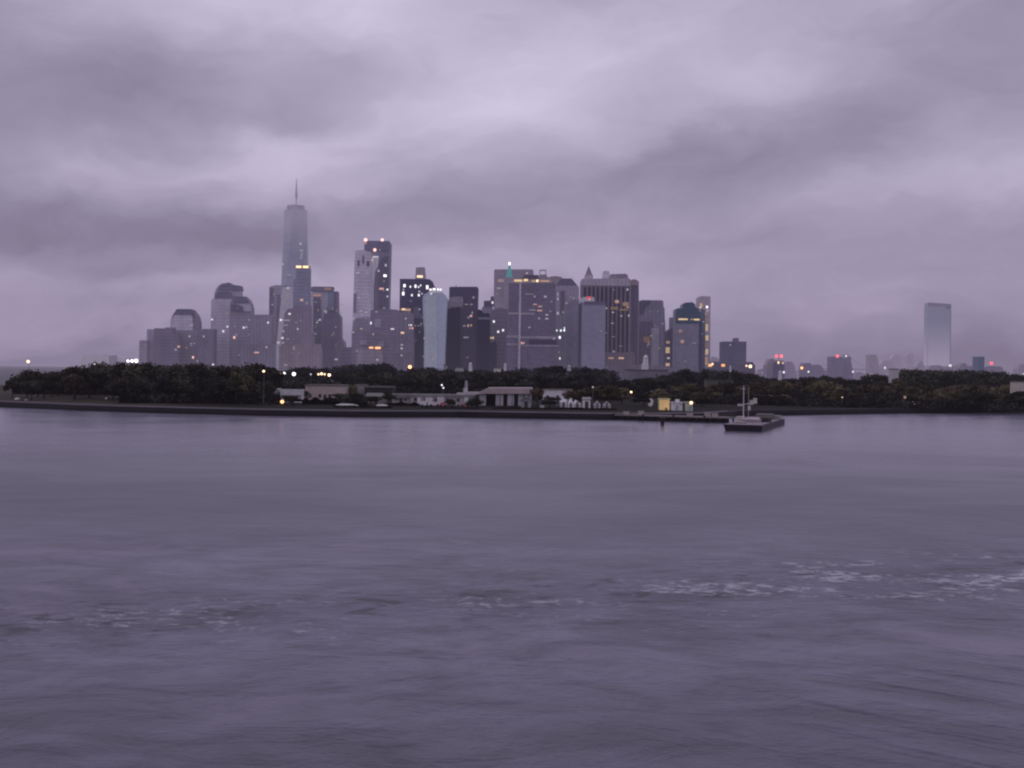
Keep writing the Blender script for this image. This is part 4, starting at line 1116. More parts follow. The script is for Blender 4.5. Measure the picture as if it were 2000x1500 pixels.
# double red beacon on a mast, and lone lamp masts carried by low blocks
def mast(label, px, y0, y1, d, lamps, cat='mast', name='beacon_mast', r=0.5):
    a, b_ = at(px, y0, d), at(px, y1, d)
    o = thing(name, label, cat, (a.x, d, a.z))
    G().tube(a, b_, r, r * 0.7).make('pole', plain((70, 64, 84), d), o)
    for lx, ly, lr, kind, stg in lamps:
        c = at(lx, ly, d)
        s = lr / F * d
        G().ball(c, s, 10).make('lamp', glow(kind, stg), o)
        if abs(lx - px) > 1:
            G().tube(at(px, ly + 1, d), at(lx, ly + 1, d), r * 0.6).make('arm', plain((70, 64, 84), d), o)
    return o


for i, x0 in enumerate(list(range(1466, 1815, 17)) + list(range(1868, 2010, 15))):
    wd_, hh_ = STYLE.uniform(9, 19), STYLE.uniform(3, 10)
    yb_ = horizon(x0) - hh_
    tn = STYLE.uniform(-8, 8)
    tower('distant_building', 'faint low block in the hazy row along the eastern horizon', STYLE.choice([3700, 3900, 4100, 4400]),
          [('shaft', [(x0, yb_ + 2), (x0 + wd_ * 0.3, yb_), (x0 + wd_ * 0.7, yb_ + STYLE.uniform(-1.5, 1)), (x0 + wd_, yb_ + 3)], (104 + tn, 96 + tn, 118 + tn))],
          [(x0 + wd_ * STYLE.uniform(0.2, 0.8), yb_ + hh_ * 0.6 + 2, 2.2, 2.2, STYLE.choice(['white', 'warm', 'dim', 'amber']), 0.9)] if i % 2 else [], 'building', 'faint blocks along the eastern horizon', **FAR)

mast('mast with two red beacons above a dim stepped block', 1521, 722, 696, 3180, [(1516.5, 695.5, 3.1, 'red', 1.8), (1526, 695.5, 3.1, 'red', 2.2)])

# suspension bridge far off, only its cables and a tower showing through the painted haze
br = thing('suspension_bridge', 'faint suspension bridge cables sweeping down behind the pair of slabs', 'bridge', tuple(at(1650, 720, 4600)))
bm = plain((116, 106, 129), 4600)
g = G()
for sgn, xe, ye in ((-1, 1597, 715), (1, 1705, 716)):
    last = None
    for i in range(13):
        tt = i / 12
        px = 1652 + (xe - 1652) * tt
        py = ye - (ye - 694) * (1 - tt) ** 1.7
        p = at(px, py, 4600)
        if last is not None:
            g.tube(last, p, 1.0, n=5)
        last = p
g.make('cable', bm, br)
solid(br, 'tower', box4(1646, 1658, 692), 4598, 14, bm)
a, b_ = at(1560, 719, 4600), at(1760, 721, 4600)
G().box(a.x, b_.x, 4590, 4612, 30, 36).make('deck', bm, br)

# land under the city
LANDM = plain((70, 64, 80), 3000)
structure(mesh('land', [(-560, 2350, 0.45), (1000, 2350, 0.45), (2400, 3000, 0.45), (2600, 6500, 0.45), (-1000, 6500, 0.45), (-930, 3400, 0.45)], [(0, 1, 2, 3, 4, 5)], LANDM))

# ------------------------------------------------------------------ island buildings
def px_box(x0, x1, y0, y1, d):
    """(x0, x1, ztop, zbottom) in metres of a pixel rectangle at distance d"""
    xm, ym = (x0 + x1) / 2, (y0 + y1) / 2
    return at(x0, ym, d).x, at(x1, ym, d).x, at(xm, y0, d).z, at(xm, y1, d).z


def house(label, x0, x1, yeave, yridge, d, depth, wall, roof, name='house', cat='house', ridge='x', wins=(), ybase=None, group=None, door=True, chimney=None, over=0.5):
    a, b_, ze, zb = px_box(x0, x1, yeave, 800, d)
    zr = at((x0 + x1) / 2, yridge, d).z
    gz = ground_z((a + b_) / 2, d) - 0.3
    o = thing(name, label, cat, ((a + b_) / 2, d + depth / 2, gz), group)
    wm, rm = plain(wall, d, sc=0.6, var=0.15), plain(tuple(c * 0.64 for c in roof), d, sc=0.6, var=0.2)
    yc = d + depth / 2
    if ridge == 'x':
        g = G()
        g.add([(a, d, gz), (b_, d, gz), (b_, d + depth, gz), (a, d + depth, gz), (a, d, ze), (b_, d, ze), (b_, d + depth, ze), (a, d + depth, ze), (a, yc, zr), (b_, yc, zr)],
              [(0, 1, 5, 4), (2, 3, 7, 6), (1, 2, 6, 9, 5), (3, 0, 4, 8, 7)])
        g.make('wall', wm, o)
        g = G()
        th = 0.25
        for s, y0 in ((-1, d - over), (1, d + depth + over)):
            zl = ze - over * (zr - ze) / (depth / 2)
            vs = [(a - over, y0, zl + 0.05), (b_ + over, y0, zl + 0.05), (b_ + over, yc, zr + 0.05), (a - over, yc, zr + 0.05)]
            vs += [(v[0], v[1], v[2] + th) for v in vs]
            g.add(vs, [(4, 5, 6, 7), (0, 3, 2, 1), (0, 1, 5, 4), (1, 2, 6, 5), (3, 0, 4, 7)])
        g.make('roof', rm, o)
    elif ridge == 'y':
        xm = (a + b_) / 2
        g = G()
        g.add([(a, d, gz), (b_, d, gz), (b_, d, ze), (xm, d, zr), (a, d, ze), (a, d + depth, gz), (b_, d + depth, gz), (b_, d + depth, ze), (xm, d + depth, zr), (a, d + depth, ze)],
              [(0, 1, 2, 3, 4), (6, 5, 9, 8, 7), (1, 6, 7, 2), (5, 0, 4, 9)])
        g.make('wall', wm, o)
        g = G()
        for xe in (a, b_):
            s = -1 if xe == a else 1
            vs = [(xe + s * over, d - over, ze - over * 0.5 + 0.05), (xm, d - over, zr + 0.05), (xm, d + depth + over, zr + 0.05), (xe + s * over, d + depth + over, ze - over * 0.5 + 0.05)]
            vs += [(v[0], v[1], v[2] + 0.25) for v in vs]
            g.add(vs, [(4, 5, 6, 7), (0, 3, 2, 1), (0, 1, 5, 4), (2, 3, 7, 6), (3, 0, 4, 7)])
        g.make('roof', rm, o)
    else:
        G().box(a, b_, d, d + depth, gz, ze).make('wall', wm, o)
        G().box(a - over, b_ + over, d - over, d + depth + over, ze + 0.003, ze + max(0.4, zr - ze)).make('roof', rm, o)
    dk = plain((40, 36, 46), d)
    if door:
        xd = a + (b_ - a) * 0.5
        G().box(xd - 0.6, xd + 0.6, d - 0.06, d + 0.1, gz + 0.3, gz + 2.5).make('door', dk, o)
    n = max(2, int((b_ - a) / 3.4))
    for i in range(n):
        xw = a + (b_ - a) * (i + 0.5) / n
        if door and abs(xw - (a + b_) / 2) < 1.4:
            continue
        G().box(xw - 0.55, xw + 0.55, d - 0.05, d + 0.1, gz + 1.3, min(ze - 0.4, gz + 2.7)).make('window', dk, o)
    if chimney:
        xc = a + (b_ - a) * chimney
        G().box(xc - 0.5, xc + 0.5, yc - 0.5, yc + 0.5, zr - 1.0, zr + 1.4).make('chimney', wm, o)
    return o


house('white house with a pale roof beside an orange lamp', 548, 588, 772, 762, 492, 10, (138, 130, 148), (128, 121, 140), ridge='x')
house('small white gabled annex left of the white house', 531, 549, 769, 760, 500, 9, (132, 125, 144), (122, 115, 134), name='annex', ridge='y', door=False)
house('small pale hut half hidden in the dark grove', 501, 512, 758, 753, 520, 6, (104, 100, 118), (96, 92, 108), name='hut', cat='hut', ridge='y', door=False)
house('long beige flat-roofed building behind dark hedges', 596, 673, 754, 751.5, 530, 14, (106, 93, 103), (100, 89, 99), name='warehouse', cat='building', ridge='flat', over=0.2)
house('grey square block right of the beige building', 692, 712, 753, 751, 545, 12, (84, 78, 90), (92, 85, 97), name='utility_block', cat='building', ridge='flat', over=0.2)
house('long black shed with a thin pale eave', 712, 766, 757.5, 755, 535, 14, (34, 30, 38), (86, 80, 92), name='shed', cat='shed', ridge='flat', over=0.3)
house('cottage with a pale grey pitched roof among bushes', 716, 752, 775, 769.5, 500, 10, (78, 72, 84), (104, 98, 110), name='cottage', ridge='x')
house('pale grey shed with a light overhanging roof', 766, 800, 777, 769.5, 496, 9, (96, 89, 102), (112, 105, 118), name='shed', cat='shed', ridge='flat')
tm_ = house('long low terminal building with grey bays and canopies', 801, 926, 776, 770.5, 494, 12, (98, 90, 104), (112, 105, 121), name='terminal', cat='building', ridge='flat', over=0.4)
for i, (x0, x1, yt, c) in enumerate(((815, 822, 777, (126, 118, 134)), (831, 845, 777, (124, 115, 132)), (854, 867, 776, (118, 110, 128)), (907, 915, 777, (116, 110, 130)))):
    a, b_, z1, z0 = px_box(x0, x1, yt, 789, 492)
    G().box(a, b_, 491.4, 493.9, z0, z1).make('bay', plain(c, 492), tm_)
for x0, x1, y0 in ((891, 905, 768), (905, 934, 766)):
    a, b_, z1, z0 = px_box(x0, x1, y0, 777, 492)
    G().box(a, b_, 496, 504, z0, z1).make('upper_storey', plain((104, 97, 112), 492), tm_)
a, b_, z1, z0 = px_box(905, 913, 758, 768, 499)
st_ = thing('stack', 'slim grey stack rising from the low terminal building', 'chimney', ((a + b_) / 2, 500, z0))
G().box(a, b_, 498, 502, z0 - 1, z1).make('base', plain((100, 94, 110), 499), st_)
pa, pb = at(910.5, 758, 500), at(911, 743.5, 500)
G().tube(pa, pb, 0.62, 0.45, 10).make('pipe', plain((88, 82, 98), 499), st_)

# columned hall with a sloping roof
D0 = 488
gz = ground_z(at(985, 790, D0).x, D0) - 0.3
hall = thing('hall', 'large hall with a sloping mauve roof carried on pale columns', 'building', (at(985, 790, D0).x, D0 + 12, gz))
pts = [at(px, py, D0) for px, py in ((926, 771.5), (953, 758), (1041, 758), (1041, 769), (946, 769))]
G().extrude([(p.x, p.z) for p in pts], D0 - 1, D0 + 26).make('roof', plain((98, 86, 100), D0, sc=0.15, var=0.2), hall)
a, b_, z1, z0 = px_box(950, 1038, 769.3, 797, D0 + 9)
G().box(a, b_, D0 + 9, D0 + 24, gz, z1).make('back_wall', plain((44, 39, 48), D0), hall)
a, b_, z1, z0 = px_box(936, 946, 770, 797, D0)
G().box(a, b_, D0, D0 + 24, gz, z1).make('end_wall', plain((94, 88, 104), D0), hall)
for x0, x1 in ((946, 949), (968, 976), (977, 983), (991, 1000), (1001, 1004), (1012, 1022), (1024, 1032), (1034, 1038)):
    a, b_, z1, z0 = px_box(x0, x1, 769.3, 797, D0)
    G().box(a, b_, D0, D0 + 1.0, gz, z1).make('column', plain((98, 92, 110), D0), hall)
a, b_, z1, z0 = px_box(941, 957, 794, 799, D0 - 3)
G().box(a, b_, D0 - 4, D0 - 1.5, gz, z1).make('step', plain((104, 96, 108), D0), hall)
house('pale small house left of the dark tree by the hall', 1018, 1037, 783, 777, 474, 7, (84, 82, 96), (92, 89, 104), name='cabin', cat='cabin', ridge='y')
house('little white block half hidden by the dark tree', 1055, 1063, 786, 784, 474, 4, (118, 112, 130), (118, 112, 130), name='hut', cat='hut', ridge='flat', door=False, over=0.1)
house('long white-fronted building glimpsed above the russet trees', 1060, 1118, 762.5, 760.5, 560, 10, (130, 124, 142), (110, 102, 110), name='lodge', cat='building', ridge='flat', door=False, over=0.2)
house('white cabin with a pitched roof right of the peaked tents', 1139, 1153, 781, 777.5, 476, 5, (142, 135, 152), (126, 119, 136), name='cabin', cat='cabin', ridge='x', over=0.3)


def tent(label, x0, x1, ytop, ybase, d, col, lean=0.0, name='tent'):
    a, b_, z1, z0 = px_box(x0, x1, ytop, ybase, d)
    gz = ground_z((a + b_) / 2, d) - 0.1
    o = thing(name, label, 'tent', ((a + b_) / 2, d + 2, gz))
    w_ = b_ - a
    zm = gz + (z1 - gz) * 0.45
    m_ = plain(col, d, sc=0.8, var=0.12)
    xm = (a + b_) / 2 + lean * w_
    ym = d + w_ / 2
    def sq(f, z, cx_=0.0):
        return [((a + b_) / 2 + cx_ - f * w_ / 2, ym - f * w_ / 2, z), ((a + b_) / 2 + cx_ + f * w_ / 2, ym - f * w_ / 2, z), ((a + b_) / 2 + cx_ + f * w_ / 2, ym + f * w_ / 2, z), ((a + b_) / 2 + cx_ - f * w_ / 2, ym + f * w_ / 2, z)]
    G().loft([sq(0.96, gz), sq(0.96, zm)]).make('skirt', m_, o)
    G().loft([sq(1.06, zm + 0.02), sq(0.62, zm + (z1 - zm) * 0.4, lean * w_ * 0.4), sq(0.25, zm + (z1 - zm) * 0.78, lean * w_ * 0.8), sq(0.05, z1, lean * w_)]).make('canopy', m_, o)
    G().box((a + b_) / 2 - 0.45, (a + b_) / 2 + 0.45, ym - w_ * 0.48 - 0.05, ym - w_ * 0.48 + 0.02, gz, gz + 2.0).make('doorway', plain((60, 56, 68), d), o)
    return o


tent('tall peaked white tent leaning left', 1094, 1108, 773, 794, 478, (142, 135, 152), -0.3)
tent('peaked white tent right of the tall one', 1109, 1121, 778, 796, 474, (138, 130, 146), -0.15)
tent('broad low white tent beside the white cabin', 1119, 1136, 781, 795, 480, (120, 114, 130), -0.2)
tent('squat grey tent right of the white cabin', 1160, 1173, 783, 796, 476, (104, 98, 114), 0.0)
tent('grey tent at the end of the tent row', 1178, 1193, 784, 796, 478, (100, 94, 109), 0.0)
tent('small bluish tent left of the tall peaked tent', 1086, 1095, 779, 790, 490, (84, 84, 104), 0.1)

# kiosks at the pier
def kiosk(label, x0, x1, y0, y1, d, wall, lit=None, roofc=None):
    a, b_, z1, z0 = px_box(x0, x1, y0, y1, d)
    gz = ground_z((a + b_) / 2, d) - 0.1
    o = thing('kiosk', label, 'kiosk', ((a + b_) / 2, d + 2, gz))
    G().box(a, b_, d, d + 4, gz, z1).make('wall', plain(wall, d, sc=0.8), o)
    G().box(a - 0.25, b_ + 0.25, d - 0.4, d + 4.3, z1 + 0.003, z1 + 0.28).make('roof', plain(roofc or wall, d), o)
    if lit:
        G().box(a + 0.15, b_ - 0.15, d - 0.06, d + 0.05, gz + 0.15, z1 - 0.15).make('lit_front', glow(lit, 0.62), o)
        G().box((a + b_) / 2 + 0.1, (a + b_) / 2 + 1.0, d - 0.12, d - 0.07, gz + 0.1, gz + 0.9).make('counter', plain((90, 70, 60), d), o)
    else:
        G().box((a + b_) / 2 - 0.5, (a + b_) / 2 + 0.5, d - 0.06, d + 0.05, gz + 0.1, gz + 1.9).make('door', plain((90, 92, 110), d), o)
    return o


kiosk('glowing yellow hut on the promenade', 1288, 1308, 780, 796, 470, (150, 128, 100), 'hut')
o = kiosk('pale blue hut with a raised roof hatch', 1312, 1333, 787, 797, 468, (128, 136, 160))
a, b_, z1, z0 = px_box(1320, 1327, 780, 787, 469)
G().box(a, b_, 469, 471, z0, z1).make('hatch', plain((124, 130, 152), 468), o)
kiosk('small grey hut beneath the bright white lamp', 1340, 1353, 787, 796, 466, (110, 108, 112))
sg = thing('sign', 'slim white curved sign left of the glowing hut', 'sign', tuple(at(1271, 795, 474)))
G().extrude([(p.x, p.z) for p in (at(x, y, 474) for x, y in ((1267, 793), (1266, 788), (1270, 787), (1272, 783), (1268, 779), (1273, 778), (1276, 782), (1275, 791), (1272, 794)))], 474, 474.3).make('board', plain((128, 122, 136), 474), sg)
G().tube(at(1271, 800, 474.15), at(1271, 792, 474.15), 0.08).make('post', plain((60, 56, 64), 474), sg)

# ------------------------------------------------------------------ vehicles by the terminal
TYRE, GLASSM = plain((22, 20, 24), 480), plain((46, 44, 56), 480, rough=0.2, spec=0.5)


def vehicle(name, label, cat, xc, ybase, d, length, height, width, col, kind):
    p = at(xc, ybase, d)
    gz = ground_z(p.x, d)
    o = thing(name, label, cat, (p.x, d, gz))
    x0, x1 = p.x - length / 2, p.x + length / 2
    m_ = plain(col, d, rough=0.4, spec=0.4, var=0.08)
    r = 0.36
    zb = gz + 0.35
    if kind == 'van':
        pr = [(x0, zb), (x0, gz + height), (x1 - length * 0.22, gz + height), (x1 - length * 0.1, gz + height * 0.62), (x1, gz + height * 0.5), (x1, zb)]
        win = (x1 - length * 0.3, x1 - length * 0.14, gz + height * 0.55, gz + height * 0.88)
    elif kind == 'truck':
        pr = [(x0, zb), (x0, gz + height), (x1 - length * 0.25, gz + height), (x1 - length * 0.25, gz + height * 0.8), (x1 - length * 0.05, gz + height * 0.75), (x1, gz + height * 0.45), (x1, zb)]
        win = (x1 - length * 0.2, x1 - length * 0.07, gz + height * 0.45, gz + height * 0.7)
    else:
        pr = [(x0, zb), (x0, gz + height * 0.6), (x0 + length * 0.16, gz + height * 0.66), (x0 + length * 0.28, gz + height), (x0 + length * 0.62, gz + height), (x0 + length * 0.76, gz + height * 0.64), (x1 - 0.1, gz + height * 0.55), (x1, zb)]
        win = (x0 + length * 0.3, x0 + length * 0.62, gz + height * 0.66, gz + height * 0.94)
    G().extrude(pr, d, d + width).make('body', m_, o)
    G().box(win[0], win[1], d - 0.02, d + 0.02, win[2], win[3]).make('window', GLASSM, o)
    for xw in (x0 + length * 0.2, x1 - length * 0.2):
        for yw in (d - 0.04, d + width - 0.18):
            G().tube((xw, yw, gz + r), (xw, yw + 0.22, gz + r), r, n=12).make('wheel', TYRE, o)
    return o


vehicle('van', 'white van parked before the low terminal building', 'van', 829.5, 795, 474, 2.9, 1.7, 1.9, (205, 200, 220), 'van')
vehicle('truck', 'pinkish lorry parked right of the white van', 'truck', 848, 795, 475, 3.6, 1.35, 2.0, (142, 112, 128), 'truck')
vehicle('car', 'red car parked at the tail of the pinkish lorry', 'car', 865, 795, 474, 2.6, 1.45, 1.7, (150, 62, 84), 'car')
vehicle('car', 'red car parked near the slim grey stack', 'car', 908, 795, 474, 3.0, 1.1, 1.7, (140, 62, 84), 'car')
vehicle('car', 'grey car parked between the two red cars', 'car', 889, 795, 475, 3.4, 1.0, 1.7, (104, 98, 110), 'car')


def dinghy(label, x0, x1, yt, d, col):
    a, b_, z1, z0 = px_box(x0, x1, yt, yt + 6, d)
    gz = ground_z((a + b_) / 2, d)
    o = thing('covered_boat', label, 'boat', ((a + b_) / 2, d, gz))
    L_ = b_ - a
    rings = []
    for tt, wf, hf in ((0, 0.5, 0.6), (0.2, 0.9, 0.95), (0.5, 1.0, 1.0), (0.8, 0.85, 0.8), (1.0, 0.1, 0.5)):
        x = a + L_ * tt
        h_ = 1.05 * hf
        rings.append([(x, d - 1.1 * wf, gz + 0.45), (x, d - 0.6 * wf, gz + 0.1), (x, d + 0.6 * wf, gz + 0.1), (x, d + 1.1 * wf, gz + 0.45), (x, d + 0.5 * wf, gz + h_), (x, d - 0.5 * wf, gz + h_)])
    G().loft(rings).make('hull', plain(col, d, var=0.1), o)
    for xx in (a + L_ * 0.25, a + L_ * 0.7):
        G().box(xx - 0.1, xx + 0.1, d - 0.8, d + 0.8, gz, gz + 0.3).make('cradle', plain((50, 46, 52), d), o)
    return o


dinghy('long pale covered boat ashore before the beige building', 656, 700, 788, 462, (112, 107, 119))
dinghy('short pale covered boat ashore before the cottage', 735, 758, 790, 462, (110, 105, 117))

# ------------------------------------------------------------------ white round-topped towers above the trees
def cupola(label, x0, x1, ytop, ybase, d, step=False, col=(150, 144, 162)):
    a, b_, z1, z0 = px_box(x0, x1, ytop, ybase, d)
    xc, w_ = (a + b_) / 2, (b_ - a) / 2
    gz = ground_z(xc, d)
    o = thing('white_tower', label, 'tower', (xc, d, gz))
    m_ = plain(col, d, var=0.08, sc=0.1)
    zb = z0 - 1.0
    G().lathe((xc, d), [(w_ * 1.02, zb), (w_ * 0.98, zb + (z1 - zb) * 0.35), (w_ * 0.88, z1 - w_ * 1.3)], 14).make('shaft', m_, o)
    G().lathe((xc, d), [(w_ * 0.9, z1 - w_ * 1.3 + 0.01), (w_ * 0.84, z1 - w_ * 0.8), (w_ * 0.6, z1 - w_ * 0.3), (w_ * 0.22, z1)], 14).make('dome', m_, o, True)
    G().box(xc - w_ * 1.1, xc + w_ * 1.1, d + 0.2, d + w_ * 2.2, gz, zb).make('base', plain((40, 36, 44), d), o)
    G().box(xc - w_ * 0.2, xc + w_ * 0.2, d - w_ * 1.03, d - w_ * 0.8, z0 + (z1 - z0) * 0.35, z0 + (z1 - z0) * 0.6).make('louvre', plain((110, 104, 122), d), o)
    if step:
        G().box(xc - w_ * 1.35, xc + w_ * 0.9, d - w_ * 1.1, d + w_, z0, z0 + (z1 - z0) * 0.42).make('annex', m_, o)
    return o


cupola('large white round-topped tower with a square foot before the grey towers', 1255.5, 1266.5, 693.5, 722.8, 770, True)
bb = px_box(1222, 1300, 723.5, 740, 775)
lo = thing('low_building', 'low mauve block under the large white round-topped tower', 'building', ((bb[0] + bb[1]) / 2, 780, 3))
G().box(bb[0], bb[1], 762, 785, 2.5, bb[2]).make('wall', plain((76, 70, 88), 775, sc=0.1), lo)
G().box(bb[0] - 0.3, bb[1] + 0.3, 761.7, 785.3, bb[2] + 0.003, bb[2] + 0.5).make('roof', plain((60, 55, 68), 775), lo)
cupola('small white domed turret before the black box tower', 915.5, 922.5, 708, 722, 780)
cupola('smallest white domed turret before the dark crowded block', 984, 989.5, 709.5, 721, 790, col=(132, 126, 148))
cupola('white domed turret above the autumn wood under the double red beacon', 1520, 1527.5, 724, 739, 760)
cupola('little white turret by the orange street lamp above the autumn wood', 1555.5, 1560, 727, 737, 800)
cupola('little white turret between the orange lamps right of the slim pinkish tower', 1424.5, 1428.5, 714, 723, 780)
cupola('pale rounded roof knob above the rear trees before the pyramid roof tower', 1108, 1115.5, 713, 721, 770, col=(110, 104, 124))
# pale sheds peeping out of the tree tops
for lb, x0, x1, y0, y1, d, c in (('slanted white panel roof among the far tree tops', 1744, 1755, 720, 737, 760, (108, 100, 118)), ('pale ridge roof left of the small domed turret', 889, 904, 717, 722, 770, (104, 98, 108)),
                                 ('grey gabled roof between the two small domed turrets', 964, 978, 718, 723, 770, (116, 110, 122)), ('grey roof end beside the glass sliver foot', 866, 872, 712, 721, 780, (86, 84, 100)),
                                 ('long grey roof showing through the trees above the pier', 1380, 1432, 741, 748, 680, (54, 52, 58)), ('pale house corner at the far end of the shore', 1988, 2012, 745, 762, 570, (108, 99, 108))):
    house(lb, x0, x1, y0 + 2, y0, d, 9, c, c, name='roofed_building', cat='building', ridge='flat', door=False, over=0.1)

# ------------------------------------------------------------------ lamps
def lamp(label, px, py, d, kind='white', rad=3.4, stg=3.0, group=None, cold=True):
    c = at(px, py, d)
    gz = ground_z(c.x, d) if d < 1200 else 0.5
    o = thing('street_lamp', label, 'street lamp', (c.x, d + 0.3, gz), group)
    s = rad * 0.82 / F * d
    dk = plain((58, 54, 66), d)
    G().tube((c.x, d + 0.3 + s, gz - 0.2), (c.x, d + 0.3 + s, c.z + s * 0.6), 0.12 * max(1, d / 900), 0.08 * max(1, d / 900)).make('pole', dk, o)
    G().lathe((c.x, d + s * 0.5), [(s * 1.05, c.z + s * 0.8), (s * 0.5, c.z + s * 1.1)], 10).make('hood', dk, o)
    G().ball(c, s, 10).make('globe', glow(kind, stg), o, True)
    return o


for lb, px, py, d, kd, rd, sg_ in (
        ('lone warm floodlight out over the western water', 55, 706, 4200, 'warm', 3.6, 3.0), ('small white lamp over the grove left of the faint tower', 186, 711, 1150, 'white', 2.2, 2.0),
        ('west lamp of the dazzling floodlight trio', 250, 705, 1150, 'white', 3.0, 3.0), ('middle lamp of the dazzling floodlight trio', 258, 705, 1150, 'white', 3.6, 3.0), ('east and brightest lamp of the floodlight trio', 266, 704.5, 1150, 'white', 4.4, 3.0),
        ('faint white lamp low among the grove tops under the flat grey slab', 416, 712, 600, 'dim', 2.6, 1.2), ('warm lamp shining through the end tree of the grove', 515, 725, 474, 'warm', 2.6, 3.0),
        ('pinkish lamp left of the two white globes', 546, 730, 720, 'pink', 3.0, 1.2), ('western globe of the two big white lamps', 554.5, 730, 720, 'white', 4.0, 3.0), ('eastern globe of the two big white lamps', 574, 730.5, 720, 'white', 4.2, 3.0),
        ('dim white lamp between the globes and the amber cluster', 607, 731, 720, 'dim', 2.0, 1.0), ('first amber lamp of the amber cluster', 622, 731, 725, 'warm', 2.4, 2.2), ('second and tallest amber lamp of the amber cluster', 628, 730, 725, 'warm', 3.0, 2.6),
        ('third amber lamp of the amber cluster', 634, 731, 725, 'warm', 2.2, 2.2), ('large amber lamp at the end of the amber cluster', 643, 732.5, 725, 'warm', 3.4, 3.0),
        ('orange lamp standing before the brown stepped building', 800.5, 716.5, 700, 'orange', 4.2, 3.0), ('orange lamp before the white gabled house', 551, 784.5, 470, 'orange', 4.2, 3.0),
        ('upper white lamp of the pair over the low terminal', 863, 752, 560, 'cool', 1.8, 2.0), ('lower white lamp of the pair over the low terminal', 866, 757.5, 555, 'cool', 1.8, 1.6),
        ('warm lamp beside the open promenade', 1233, 765.5, 540, 'yellow', 2.6, 3.0), ('bright yellowish lamp over the small grey hut', 1350, 786.5, 462, 'yellow', 3.8, 3.0),
        ('small lamp behind the olive tree above the grey tents', 1158, 756, 500, 'dim', 1.8, 1.0), ('white street lamp at the east foot of the square apartment block', 1458, 714.5, 1180, 'pink', 2.4, 2.0),
        ('golden street lamp at the east foot of the square apartment block', 1465.5, 715.5, 1180, 'yellow', 3.8, 3.0), ('orange street lamp above the autumn wood', 1566, 718.5, 1180, 'orange', 3.4, 2.0), ('white street lamp right of the orange street lamp', 1579, 726, 900, 'white', 1.8, 1.6),
        ('tiny white lamp inside the autumn wood', 1645, 776, 548, 'warm', 1.5, 1.3), ('orange lamp on the wood path with a pale post', 1767.5, 776, 558, 'amber', 3.2, 0.45),
        ('warm lamp low by the water under the autumn wood', 1782, 786, 556, 'warm', 2.2, 1.4), ('second warm lamp low by the water under the autumn wood', 1785, 788.5, 558, 'pink', 2.0, 1.2),
        ('tiny white lamp on the lawn of the grassy point', 207, 778, 500, 'dim', 1.6, 0.5)):
    lamp(lb, px, py, d, kd, rd, sg_)
# boulders on the point
for lb, px, py, d in (('pale boulder at the tip of the grassy point', 34, 776, 510), ('small pale boulder beside the larger one on the point', 51, 777, 505)):
    c = at(px, py, d)
    o = thing('boulder', lb, 'boulder', (c.x, d, ground_z(c.x, d)))
    g = G()
    z = ground_z(c.x, d)
    rr = 0.9 if px < 40 else 0.45
    g.lathe((c.x, d), [(rr * 1.1, z - 0.2), (rr * 1.2, z + rr * 0.3), (rr * 0.8, z + rr * 0.7), (rr * 0.2, z + rr * 0.85)], 7)
    g.make('stone', plain((110, 106, 116), d), o, True)

# ------------------------------------------------------------------ pier and barge
WOOD = plain((70, 62, 70), 440, sc=1.0, var=0.3)
PILE = plain((26, 22, 30), 440)
pr = thing('pier', 'low timber pier on dark piles reaching out to the moored barge', 'pier', (at(1330, 800, 432).x, 432, 0))
A, B = Vector((at(1205, 800, 434).x, 433.5, 0)), Vector((at(1424, 820, 418).x, 418, 0))
g = G()
dv = (B - A).normalized()
nv = Vector((-dv.y, dv.x, 0))
vs = []
for z in (1.35, 1.75):
    for p, s in ((A, -2.2), (B, -2.2), (B, 5.0), (A, 5.0)):
        q = p + nv * s
        vs.append((q.x, q.y, z))
g.add(vs, [(0, 3, 2, 1), (4, 5, 6, 7), (0, 1, 5, 4), (1, 2, 6, 5), (2, 3, 7, 6), (3, 0, 4, 7)])
g.make('deck', WOOD, pr)
Ln = (B - A).length
n = 15
for i in range(n + 1):
    p = A + dv * (Ln * i / n + random.uniform(-.3, .3)) + nv * -2.0
    G().tube((p.x, p.y, -2), (p.x, p.y, 1.34 if i % 4 else 2.1), 0.3).make('pile', PILE, pr)
    p = A + dv * (Ln * i / n) + nv * 4.4
    G().tube((p.x, p.y, -2), (p.x, p.y, 1.34), 0.3).make('pile', PILE, pr)
q0, q1 = A + nv * -1.2, B + nv * -1.2
G().add([(q0.x, q0.y, -1), (q1.x, q1.y, -1), (q1.x, q1.y, 1.34), (q0.x, q0.y, 1.34)], [(0, 1, 2, 3)]).make('fender_wall', PILE, pr)
for px, hh_ in ((1222, 0.5), (1250, 0.7), (1340, 0.5), (1372, 0.8), (1385, 0.6)):
    tt = (at(px, 800, 430).x - A.x) / (B.x - A.x)
    p = A + (B - A) * tt + nv * 1.0
    o = thing('crate', {1222: 'grey crate at the landward end of the pier', 1250: 'grey crate on the pier left of the mooring pile', 1340: 'small grey crate on the middle of the pier', 1372: 'tall grey crate near the outer end of the pier', 1385: 'low crate closest to the barge on the pier'}[px], 'crate', (p.x, p.y, 1.75))
    G().box(p.x - 0.9, p.x + 0.9, p.y - 0.7, p.y + 0.7, 1.755, 1.75 + hh_ * 1.6).make('box', plain((92, 84, 94), 430), o)
    G().box(p.x - 0.95, p.x + 0.95, p.y - 0.75, p.y + 0.75, 1.755 + hh_ * 1.6, 1.86 + hh_ * 1.6).make('lid', plain((84, 78, 88), 430), o)
dp = at(1294, 826, 395)
o = thing('mooring_pile', 'single black mooring pile standing in the water off the pier', 'mooring pile', (dp.x, 395, 0))
G().tube((dp.x, 395, -2), (dp.x, 395, 2.0), 0.55, 0.5, 10).make('post', PILE, o)
